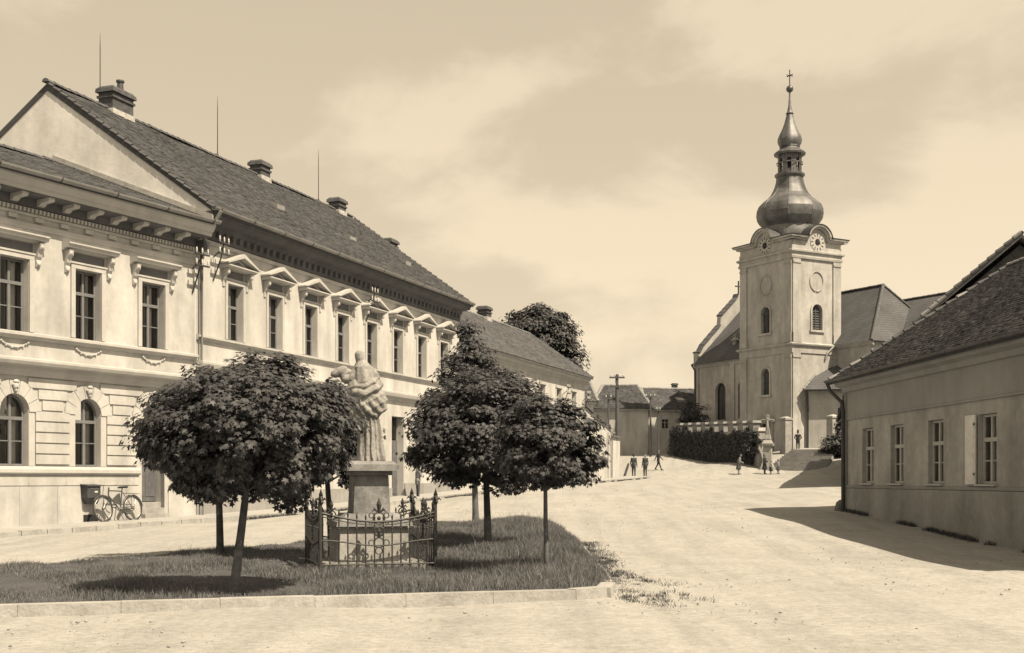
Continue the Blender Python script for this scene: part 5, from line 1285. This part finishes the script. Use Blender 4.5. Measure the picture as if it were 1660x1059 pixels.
# ---------------------------------------------------------------- bodies from tapered capsules, fused into one skin
def capsule(mb, a, b, ra, rb, n=12):
    a, b = Vector(a), Vector(b); d = b - a; L_ = d.length
    if L_ < 1e-4: d = Vector((0, 0, 1)); b = a + d*1e-3; L_ = 1e-3
    d = d / L_; u = d.orthogonal().normalized(); v = d.cross(u); rings = []
    for i in range(5): q = math.pi/2*(1-i/4.0); rings.append((a - d*(ra*math.sin(q)), max(ra*math.cos(q), ra*.02)))
    for i in range(5): q = math.pi/2*(i/4.0); rings.append((b + d*(rb*math.sin(q)), max(rb*math.cos(q), rb*.02)))
    vs = [c + (u*math.cos(2*math.pi*k/n) + v*math.sin(2*math.pi*k/n))*r for c, r in rings for k in range(n)]
    fs = [(i*n+k, i*n+(k+1) % n, (i+1)*n+(k+1) % n, (i+1)*n+k) for i in range(9) for k in range(n)] + [tuple(range(n))[::-1], tuple(range(9*n, 10*n))]
    mb.add(vs, fs)
def fuse(prims, voxel, smooth=2):
    """prims: (a, b, ra, rb, slot) -> vertices, faces, slot per face"""
    mb = MB()
    for a, b, ra, rb, s in prims: capsule(mb, a, b, ra, rb)
    me = bpy.data.meshes.new("fuse"); me.from_pydata(mb.v, [], mb.f)
    o = bpy.data.objects.new("fuse", me); COL.objects.link(o)
    md = o.modifiers.new("r", "REMESH"); md.mode = "VOXEL"; md.voxel_size = voxel; md.adaptivity = 0
    if smooth: ms = o.modifiers.new("s", "SMOOTH"); ms.factor = .5; ms.iterations = smooth
    dg = bpy.context.evaluated_depsgraph_get(); ev = o.evaluated_get(dg); m2 = bpy.data.meshes.new_from_object(ev)
    bpy.data.objects.remove(o); bpy.data.meshes.remove(me)
    n = len(m2.polygons); C = np.zeros(n*3); m2.polygons.foreach_get("center", C); C = C.reshape(-1, 3)
    best = np.full(n, 1e9); slot = np.zeros(n, np.int32)
    for a, b, ra, rb, s in prims:
        a, b = np.array(a, float), np.array(b, float); d = b-a; t = np.clip(((C-a)@d)/max(d@d, 1e-9), 0, 1)
        ds = np.linalg.norm(C-a-t[:, None]*d, axis=1) - (ra+(rb-ra)*t)
        k = ds < best; best[k] = ds[k]; slot[k] = s
    m2.polygons.foreach_set("material_index", slot); m2.polygons.foreach_set("use_smooth", np.ones(n, bool))
    return m2

def person(lab, x, y, rot, h=1.72, coat=None, legs=None, skirt=False, stride=0.0, arms="down", hat=False, hair=None, bend=0.0, z=None, skirt_m=None, bareleg=False, group=None):
    k = h/1.72; zg = H(x, y) if z is None else z
    SKN, HR, CT, LG, SH = 0, 1, 2, 3, 4
    P = []
    def add(a, b, ra, rb, s): P.append((tuple(np.array(a, float)*k), tuple(np.array(b, float)*k), ra*k, rb*k, s))
    def bent(p):      # the upper body leans forward (towards -y) above the hips
        if p[2] < .95 or not bend: return p
        q = (p[2]-.95)*math.sin(bend); return (p[0], p[1]-q, .95+(p[2]-.95)*math.cos(bend))
    for s in (-1, 1):
        f = s*stride; an = (s*.095, f*.55 - 0, .09 + (.05 if f > 0 else 0)); kn = (s*.095, f*.2-.03*abs(stride) - .01, .49); hp = (s*.085, 0, .9)
        add(kn, hp, .066 if not skirt else .06, .09, LG if not bareleg else SKN); add(an, kn, .047, .062, LG if not bareleg else SKN)
        add((an[0], an[1]+.03, an[2]-.045), (an[0]+s*.02, an[1]-.17, an[2]-.055), .045, .035, SH)
        sh = bent((s*.175, 0, 1.39))
        if arms == "down": el, wr = bent((s*.235, .03, 1.12)), bent((s*.24, -.04, .88))
        elif arms == "hips": el, wr = bent((s*.3, .08, 1.15)), bent((s*.15, .02, .98))
        elif arms == "face": el, wr = bent((s*.22, -.12, 1.14)), bent((s*.07, -.2, 1.38))
        elif arms == "swing": el, wr = bent((s*.22, -f*.3+.02, 1.13)), bent((s*.22, -f*.6-.05, .92))
        else: el, wr = bent((s*.23, -.05, 1.14)), bent((s*.16, -.28, 1.02))
        add(sh, el, .058, .047, CT); add(el, wr, .047, .036, CT)
        e, w = np.array(el), np.array(wr); d = (w-e)/np.linalg.norm(w-e); sd = np.array((0, 1, 0)) if abs(d[1]) < .7 else np.array((1, 0, 0)); sd = sd - d*(sd@d); sd /= np.linalg.norm(sd); nn = np.cross(d, sd)
        pm = w + d*.075; add(w, pm, .03, .034, SKN)
        for i, (o_, l) in enumerate(((-.027, .065), (-.009, .078), (.009, .074), (.027, .055))): add(pm+sd*o_+d*.015, pm+sd*o_*1.25+d*(.02+l)+nn*.012*s, .0115, .0095, SKN)
        add(w+sd*-.03+d*.03, w+sd*-.06+d*.085, .0125, .01, SKN)
        add(bent((s*.06, 0, 1.33)), sh, .11, .07, CT)
        add(bent((s*.092, -.0, 1.615)), bent((s*.097, 0, 1.635)), .018, .014, SKN)
        add(bent((s*.033, -.093, 1.637)), bent((s*.034, -.094, 1.637)), .0125, .0125, HR)
    add((-.05, 0, .93), (.05, 0, .93), .125, .125, CT if not skirt else LG); add((0, 0, .98), bent((0, 0, 1.15)), .135, .13, CT); add(bent((-.055, 0, 1.14)), bent((-.075, 0, 1.3)), .11, .115, CT); add(bent((.055, 0, 1.14)), bent((.075, 0, 1.3)), .11, .115, CT)
    if not skirt: add((-.05, .01, .8), (-.05, .01, .95), .115, .12, CT); add((.05, .01, .8), (.05, .01, .95), .115, .12, CT)
    else:
        for q in range(8):
            a = 2*math.pi*q/8; add((.07*math.cos(a), .06*math.sin(a), .92), (.16*math.cos(a), .15*math.sin(a), .48), .085, .075, LG + (2 if skirt_m else 0))
        add((0, 0, .95), (0, 0, .5), .12, .14, LG + (2 if skirt_m else 0))
    add(bent((0, .005, 1.4)), bent((0, -.01, 1.55)), .056, .052, SKN)
    add(bent((0, -.02, 1.585)), bent((0, -.01, 1.65)), .072, .09, SKN); add(bent((0, -.045, 1.56)), bent((0, -.05, 1.56)), .045, .045, SKN); add(bent((0, -.1, 1.635)), bent((0, -.115, 1.605)), .012, .017, SKN); add(bent((-.02, -.094, 1.572)), bent((.02, -.094, 1.572)), .009, .009, SKN)
    add(bent((0, .022, 1.66)), bent((0, .005, 1.695)), .094, .085, HR)
    if skirt: add(bent((0, .05, 1.62)), bent((0, .07, 1.54)), .08, .06, HR)
    if hat: add(bent((0, 0, 1.71)), bent((0, 0, 1.78)), .098, .085, HR); add(bent((0, -.1, 1.7)), bent((0, -.13, 1.69)), .05, .04, HR)
    me = fuse(P, .0125*k, 1)
    o = link_mesh("person", me, [SKIN, hair or HAIR, coat or GREYC, legs or GREYC, BLACKC] + ([skirt_m] if skirt_m else []))
    o.location = (x, y, zg); o.rotation_euler = (0, 0, rot); tag(o, lab, "person", group); return o
R_ = math.radians
person("man in grey suit standing with arms at his sides beside the telegraph pole", 9.82, 92.0, R_(150), 1.74, GREYC, GREYC)
person("man in grey suit and pale collar facing the other standing man", 10.72, 92.3, R_(-40), 1.74, mat("mid_grey_cloth", .12, var=.15), mat("mid_grey_cloth", .12))
person("man in black striding up the road towards the church", 13.35, 105.2, R_(75), 1.74, BLACKC, BLACKC, stride=.5, arms="swing")
person("woman in pale blouse and dark skirt stooping forward on the road below the churchyard", 18.72, 97.2, R_(70), 1.62, LIGHTC, GREYC, skirt=True, bareleg=True, arms="front", bend=.25, skirt_m=GREYC)
person("woman dressed in black standing before the pedestal of the wayside cross", 20.75, 97.0, R_(60), 1.6, BLACKC, BLACKC, skirt=True, arms="front", bareleg=False, hat=False, skirt_m=BLACKC)
person("small child in white top holding close to the woman in black", 21.2, 96.8, R_(-60), 1.05, WHITEC, BLACKC, skirt=True, bareleg=True, skirt_m=BLACKC)
person("child in light top and dark skirt standing at the foot of the church steps", 21.8, 96.9, R_(30), 1.15, LIGHTC, GREYC, skirt=True, bareleg=True, skirt_m=GREYC)
person("man in black standing with hands on hips at the corner of the church tower", 25.95, 107.6, R_(170), 1.74, BLACKC, BLACKC, arms="hips", hat=True, z=4.15)
_x, _y = onB(15.9, 1.0)
person("youth in pale jacket and grey trousers standing on the footpath before the long house", -3.66, 52.3, R_(110), 1.5, LIGHTC, GREYC, arms="face")

# ---------------------------------------------------------------- statue
def statue():
    d = (.96, .28); l = math.hypot(*d); d = (d[0]/l, d[1]/l); x, y = -2.23, 20.25; zg = H(x, y) + .112
    T = thing("pedestal", "tall stepped stone pedestal carrying the statue inside the iron fence", "pedestal", x, y, zg-.2, d=d); T.scale = (.92, .92, 1.02)
    build("plinth_slab", MB().box(-.9, .9, -.85, .85, zg-.3, zg+.1), STONE_P, T)
    build("lower_block", MB().tbox(-.62, .62, -.58, .58, zg+.102, zg+.66, .02), STONE_P, T)
    build("lower_moulding", MB().tbox(-.68, .68, -.64, .64, zg+.662, zg+.74, .02).tbox(-.6, .6, -.56, .56, zg+.742, zg+.86, .14), STONE, T)
    build("shaft", MB().tbox(-.33, .33, -.33, .33, zg+.862, zg+1.47, .03), STONE, T)
    build("cap", MB().box(-.36, .36, -.36, .36, zg+1.472, zg+1.54).tbox(-.47, .47, -.47, .47, zg+1.542, zg+1.64, .01).tbox(-.44, .44, -.44, .44, zg+1.642, zg+1.7, .07), STONE, T)
    z0 = zg + 1.70
    P = []
    k_ = .00236
    def q(zx, zy, y=0.0): return ((zx-375)*k_, y, (885-zy)*k_)
    def add(a, b, ra, rb): P.append((a, b, ra, rb, 0))
    def path(pts, r_):
        r_ = r_ if isinstance(r_, (list, tuple)) else [r_]*len(pts)
        for i in range(len(pts)-1): add(pts[i], pts[i+1], r_[i], r_[i+1])
    # bowed head under a veil, shoulders
    add(q(306, 92, .0), q(312, 120, .0), .088, .092); add(q(314, 130), q(325, 190), .085, .13); add(q(318, 150, .02), q(268, 250), .085, .1); add(q(322, 150), q(400, 235), .085, .1)
    add(q(325, 200, -.03), q(338, 290, -.02), .15, .2); add(q(265, 255), q(405, 245), .1, .11); add(q(262, 260, .0), q(262, 320, -.03), .1, .07); add(q(405, 245), q(425, 280), .1, .08)
    # edge of the short mantle and the thick rolls below it
    path([q(238, 318, .05), q(270, 328, -.14), q(330, 330, -.2), q(400, 292, -.17), q(440, 252, -.02)], [.03, .04, .045, .04, .035])
    path([q(240, 352, .08), q(262, 372, -.13), q(330, 382, -.19), q(410, 345, -.17), q(455, 310, 0)], [.055, .07, .075, .075, .065])
    add(q(330, 310), q(350, 420), .19, .17); add(q(360, 420), q(378, 560), .17, .165); add(q(378, 560), q(383, 740), .165, .175); add(q(383, 740), q(388, 875), .175, .195)
    # cloak bunched at the hip
    add(q(375, 400, -.04), q(425, 470, -.05), .19, .15); add(q(330, 400, -.03), q(370, 500, -.03), .19, .17); add(q(430, 380, -.02), q(455, 450, -.03), .12, .12); add(q(290, 340, 0), q(400, 320, 0), .19, .17)
    path([q(452, 360, -.02), q(472, 420, -.04), q(468, 480, -.08), q(425, 535, -.12)], [.07, .095, .09, .05])
    path([q(400, 395, -.16), q(440, 430, -.16), q(470, 470, -.12)], [.05, .06, .06]); path([q(350, 405, -.17), q(395, 465, -.19), q(440, 505, -.15)], [.04, .055, .05])
    path([q(268, 400, -.14), q(310, 460, -.18), q(365, 520, -.19), q(420, 548, -.14)], [.035, .045, .05, .035]); path([q(250, 395, -.12), q(285, 480, -.15), q(340, 560, -.16)], [.03, .035, .02])
    # fall of cloth on the other side and the gown's upright folds
    path([q(214, 380, -.02), q(235, 470, -.03), q(268, 570, -.05), q(302, 665, -.06)], [.05, .06, .055, .04]); path([q(245, 400, .02), q(280, 540, .02), q(310, 640, 0)], [.09, .1, .09])
    for i in range(15):
        a = 2*math.pi*i/15 + .2; c, s = math.cos(a), math.sin(a); w_ = .018 + .011*(i % 3)
        path([(.0+.165*c, .15*s, .75), (.015+.18*c, .165*s, .4), (.03+.215*c, .19*s, .03)], [.018, w_, w_+.014])
    path([q(430, 560, -.08), q(455, 700, -.08), q(470, 860, -.1)], [.04, .05, .045])
    # raised arm with the bundle it holds, other arm under the mantle
    add(q(255, 265), q(205, 275, .04), .085, .075); add(q(205, 275, .04), q(185, 235, .06), .07, .07); add(q(160, 222, .06), q(190, 205, .06), .095, .085); add(q(130, 235, .05), q(150, 225, .05), .08, .08); add(q(200, 225, .05), q(228, 215, .04), .07, .05)
    me = fuse(P, .0105, 1)
    co = np.zeros(len(me.vertices)*3); me.vertices.foreach_get("co", co); co = co.reshape(-1, 3); no = np.zeros(len(me.vertices)*3); me.vertices.foreach_get("normal", no); no = no.reshape(-1, 3)
    X, Y, Z = co.T; ang = np.arctan2(Y, X - .02); low = np.clip((.9 - Z)/.15, 0, 1); head = np.clip((Z - 1.55)/.1, 0, 1); top = np.clip((Z - 1.28)/.06, 0, 1)
    f1 = 1 - 2*np.abs(np.sin(6.5*ang + 1.2*np.sin(2.6*Z) + .5*np.sin(9*Z))); rad_ = np.arctan2(X + .13, np.maximum(1.95 - Z, .05)); f2 = 1 - 2*np.abs(np.sin(11*rad_ + 3*Y)); f3 = 1 - 2*np.abs(np.sin(21*(Z - .6*X) + 2*Y))
    co += no * ((.014*f1*low + (1-low)*(.009*f2*top + .008*f3*(1-top)))*(1-head))[:, None]; me.vertices.foreach_set("co", co.ravel()); me.update()
    S = link_mesh("statue", me, mat("statue_sandstone", .5, var=.4, scale=3.0, bump=.7, bscale=18, streak=.45)); S.location = (x, y, zg - .2 + 1.02*1.90 - .02); S.rotation_euler = (0, 0, math.atan2(d[1], d[0]))
    S.scale = (.95, .95, .95)
    tag(S, "weathered sandstone figure draped in a heavy mantle, seen from behind on its pedestal", "statue")
    return d, x, y, zg
SD, SX, SY, SZ = statue()

def fence():
    fx, fy = -2.23, 20.25
    T = thing("iron_fence", "ornate wrought-iron fence with scrolled finials enclosing the statue's pedestal", "fence", fx, fy, SZ-.1, d=SD); T.scale = (.92, .92, .92)
    hs = 1.0; z0 = SZ - .02
    sides = [((-hs,-hs),(hs,-hs)), ((hs,-hs),(hs,hs)), ((hs,hs),(-hs,hs)), ((-hs,hs),(-hs,-hs))]
    def fleur(m, p, z, s=1.0, ax=(1,0)):
        ux, uy = ax
        m.tube([(p[0],p[1],z),(p[0],p[1],z+.1*s),(p[0],p[1],z+.17*s)], [.012*s,.03*s,.003], 6)
        for sg in (-1, 1): m.tube([(p[0],p[1],z+.01),(p[0]+sg*ux*.05*s,p[1]+sg*uy*.05*s,z+.05*s),(p[0]+sg*ux*.075*s,p[1]+sg*uy*.075*s,z+.02*s)], [.01,.016*s,.008], 5)
    for k, (a, b) in enumerate(sides):
        a, b = Vector((*a, 0)), Vector((*b, 0)); d = (b-a).normalized(); Ln = (b-a).length; ax = (d.x, d.y); ring_ax = "y" if abs(d.x) > .5 else "x"
        sag = lambda t: 1.02 - .16*math.sin(math.pi*t) + (.0)
        n = 14
        build("top_rail", MB().tube([tuple(a + d*(Ln*i/n)) [:2] + (z0+sag(i/n),) for i in range(n+1)], .021, 6), IRON, T)
        build("top_rail", MB().tube([tuple(a + d*(Ln*i/n)) [:2] + (z0+sag(i/n)-.055,) for i in range(n+1)], .011, 6), IRON, T)
        build("middle_rail", MB().tube([tuple(a + d*(Ln*i/n)) [:2] + (z0+.5+.05*math.cos(2*math.pi*i/n),) for i in range(n+1)], .015, 6), IRON, T)
        build("bottom_rail", MB().tube([(a.x,a.y,z0+.13),(b.x,b.y,z0+.13)], .016, 6), IRON, T); build("bottom_rail", MB().tube([(a.x,a.y,z0+.03),(b.x,b.y,z0+.03)], .014, 6), IRON, T)
        for i in range(1, 13):
            t = i/13; p = a + d*(Ln*t); m = MB(); zt = z0 + sag(t) + .1
            m.tube([(p.x,p.y,z0-.02),(p.x,p.y,zt-.06)], .0135, 6); m.tube([(p.x,p.y,zt-.07),(p.x,p.y,zt-.03),(p.x,p.y,zt+.03)], [.009,.02,.002], 6); m.ball((p.x,p.y,z0+.75), .02, 6, 4); build("picket", m, IRON, T)
        c = a + d*(Ln/2)
        o = MB(); o.ring((c.x,c.y,z0+.92), .1, .014, ring_ax); o.ring((c.x,c.y,z0+.7), .085, .012, ring_ax, sq=.8); fleur(o, c, z0+1.0, 1.6, ax); o.ball((c.x,c.y,z0+.92), .035)
        for sg in (-1, 1):
            q = c + d*(sg*.13); o.ring((q.x,q.y,z0+.97), .045, .011, ring_ax, 10); q = c + d*(sg*.14); o.ring((q.x,q.y,z0+.85), .03, .01, ring_ax, 10)
        build("centre_ornament", o, IRON, T)
        o = MB(); o.ring((c.x,c.y,z0+.5), .085, .014, ring_ax); o.ring((c.x,c.y,z0+.36), .06, .011, ring_ax); fleur(o, c, z0+.58, 1.2, ax)
        for sg in (-1, 1): q = c + d*(sg*.13); o.ring((q.x,q.y,z0+.5), .05, .01, ring_ax, 10)
        build("middle_ornament", o, IRON, T)
        for t in (.09, .91):
            q = a + d*(Ln*t); o = MB(); build("rail_ring", MB().ring((q.x,q.y,z0+.48), .055, .011, ring_ax), IRON, T); build("rail_ring", MB().ring((q.x,q.y,z0+.08), .055, .012, ring_ax), IRON, T); o.ring((q.x,q.y,z0+.98), .075, .013, ring_ax); fleur(o, q, z0+1.04, 1.2, ax); o.ball((q.x,q.y,z0+1.0), .03); build("corner_scroll", o, IRON, T)
    for sx in (-1, 1):
        for sy in (-1, 1):
            m = MB(); m.box(sx*hs-.022, sx*hs+.022, sy*hs-.022, sy*hs+.022, z0-.1, z0+1.16); m.lathe([(.03,z0+1.16),(.05,z0+1.2),(.025,z0+1.24),(.045,z0+1.28),(.02,z0+1.34),(.003,z0+1.44)], sx*hs, sy*hs, 8); fleur(m, (sx*hs, sy*hs), z0+1.2, 1.3); fleur(m, (sx*hs, sy*hs), z0+1.2, 1.3, (0, 1))
            build("corner_post", m, IRON, T)
fence()

# ---------------------------------------------------------------- bicycle and letter box by the rusticated house
def bicycle():
    x, y = onA(.02, .42); z = H(*onA(0, 1.55)) + .14
    T = thing("bicycle", "old upright bicycle leaning against the plinth of the rusticated house", "bicycle", x, y, z, d=AD)
    lean = .12; r = .345; wb = .56
    def L(p): return (p[0], p[1] + p[2]*lean, z + p[2])
    BK = mat("bicycle_enamel", .05, rough=.35, var=.1, spec=.5); CHR = mat("bicycle_chrome", .5, rough=.3, metal=.8, var=.1)
    for wx in (-wb, wb):
        pts = [L((wx + r*math.cos(q), 0, r + r*math.sin(q))) for q in np.linspace(0, 2*math.pi, 29)[:-1]]
        W_ = build("wheel", MB().tube([L((wx + (r-.035)*math.cos(q), 0, r + (r-.035)*math.sin(q))) for q in np.linspace(0, 2*math.pi, 29)[:-1]], .011, 6, closed=True).tube([L((wx, -.04, r)), L((wx, .04, r))], .022, 8), CHR, T)
        build("tyre", MB().tube(pts, .021, 6, closed=True), RUBBER, W_)
        for i in range(18): q = 2*math.pi*i/18; build("spoke", MB().tube([L((wx, .02*(-1)**i, r)), L((wx + (r-.04)*math.cos(q), 0, r + (r-.04)*math.sin(q)))], .0022, 3), CHR, W_)
        g = build("mudguard", MB().tube([L((wx + (r+.04)*math.cos(q), 0, r + (r+.04)*math.sin(q))) for q in (np.linspace(.15, 2.7, 12) if wx > 0 else np.linspace(.5, 2.5, 10))], .022, 6), BK, T)
    bb, st, hd, ht = (.08,0,.29), (.2,0,.84), (-.3,0,.86), (-.32,0,.72)
    f = MB(); f.tube([L(hd), L(st)], .017, 8); f.tube([L(ht), L(bb)], .019, 8); f.tube([L(bb), L((.22,0,.93))], .017, 8); f.tube([L(bb), L((wb,0,r))], .012, 6); f.tube([L(st), L((wb,0,r))], .01, 6); f.tube([L((-.28,0,.95)), L((-.33,0,.66))], .02, 8); build("frame", f, BK, T, smooth=True)
    fk = MB()
    for s in (-1, 1): fk.tube([L((-.33,s*.04,.66)), L((-.43,s*.045,.5)), L((-wb,s*.05,r))], .013, 6)
    build("fork", fk, BK, T)
    build("handlebar", MB().tube([L((-.1,-.28,.98)), L((-.22,-.26,1.02)), L((-.29,-.1,1.0)), L((-.29,.1,1.0)), L((-.22,.26,1.02)), L((-.1,.28,.98))], .013, 8), CHR, T, smooth=True)
    build("saddle", MB().add([L(p) for p in ((.06,-.025,.96),(.06,.025,.96),(.24,.1,.97),(.36,.11,.99),(.36,-.11,.99),(.24,-.1,.97),(.06,0,.92),(.34,.09,.93),(.34,-.09,.93))], [(0,1,2,3,4,5),(1,0,6),(1,6,7,2),(2,7,3),(0,5,8,6),(5,4,8),(3,7,8,4),(6,8,7)]), mat("saddle_leather", .05, rough=.5), T)
    build("carrier", MB().tube([L((.3,-.06,.78)), L((.8,-.06,.76)), L((.8,.06,.76)), L((.3,.06,.78))], .009, 6).tube([L((.62,-.05,.77)), L((wb,-.06,r))], .007, 5).tube([L((.62,.05,.77)), L((wb,.06,r))], .007, 5), BK, T)
    build("chainring", MB().ring(L((.08,-.05,.29)), .085, .012, "y", 16), CHR, T)
    for s, a in ((-1, .6), (1, .6+math.pi)): build("pedal", MB().tube([L((.08,s*.07,.29)), L((.08+.16*math.cos(a),s*.08,.29-.16*math.sin(a)))], .011, 6).box(.08+.16*math.cos(a)-.04, .08+.16*math.cos(a)+.04, s*.13-.04+.05*lean, s*.13+.04+.05*lean, z+.29-.16*math.sin(a)-.012, z+.29-.16*math.sin(a)+.012), BK, T)
    build("chain_guard", MB().tube([L((.08,-.06,.37)), L((wb,-.05,.4)), L((wb,-.05,.3)), L((.08,-.06,.21))], .012, 5), BK, T)
bicycle()
def letter_box():
    x, y = onA(-.8, .05)
    T = thing("letter_box", "dark metal letter box with tapered bottom fixed to the plinth above the bicycle's front wheel", "letter box", x, y, 1.0, d=AD)
    m = MB(); m.box(-.235, .235, -.26, -.0, 1.1, 1.42); m.add([(-.235,-.26,1.1),(.235,-.26,1.1),(.235,0,1.1),(-.235,0,1.1),(-.13,-.16,.92),(.2,-.16,.92),(.2,0,.92),(-.13,0,.92)], [(0,1,5,4),(1,2,6,5),(2,3,7,6),(3,0,4,7),(4,5,6,7)])
    DK = mat("letter_box_paint", .06, rough=.45, var=.15)
    build("box_body", m, DK, T); build("lid", MB().hexa([(-.27,-.3,1.42),(.27,-.3,1.42),(.27,0,1.44),(-.27,0,1.44),(-.27,-.3,1.45),(.27,-.3,1.45),(.27,0,1.48),(-.27,0,1.48)]), DK, T)
    build("label_plate", MB().box(.02, .13, -.266, -.261, 1.24, 1.29), mat("white_enamel", .75, var=.05), T)
    build("slot_flap", MB().box(-.16, .16, -.268, -.261, 1.33, 1.37), mat("letter_box_trim", .12), T)
letter_box()
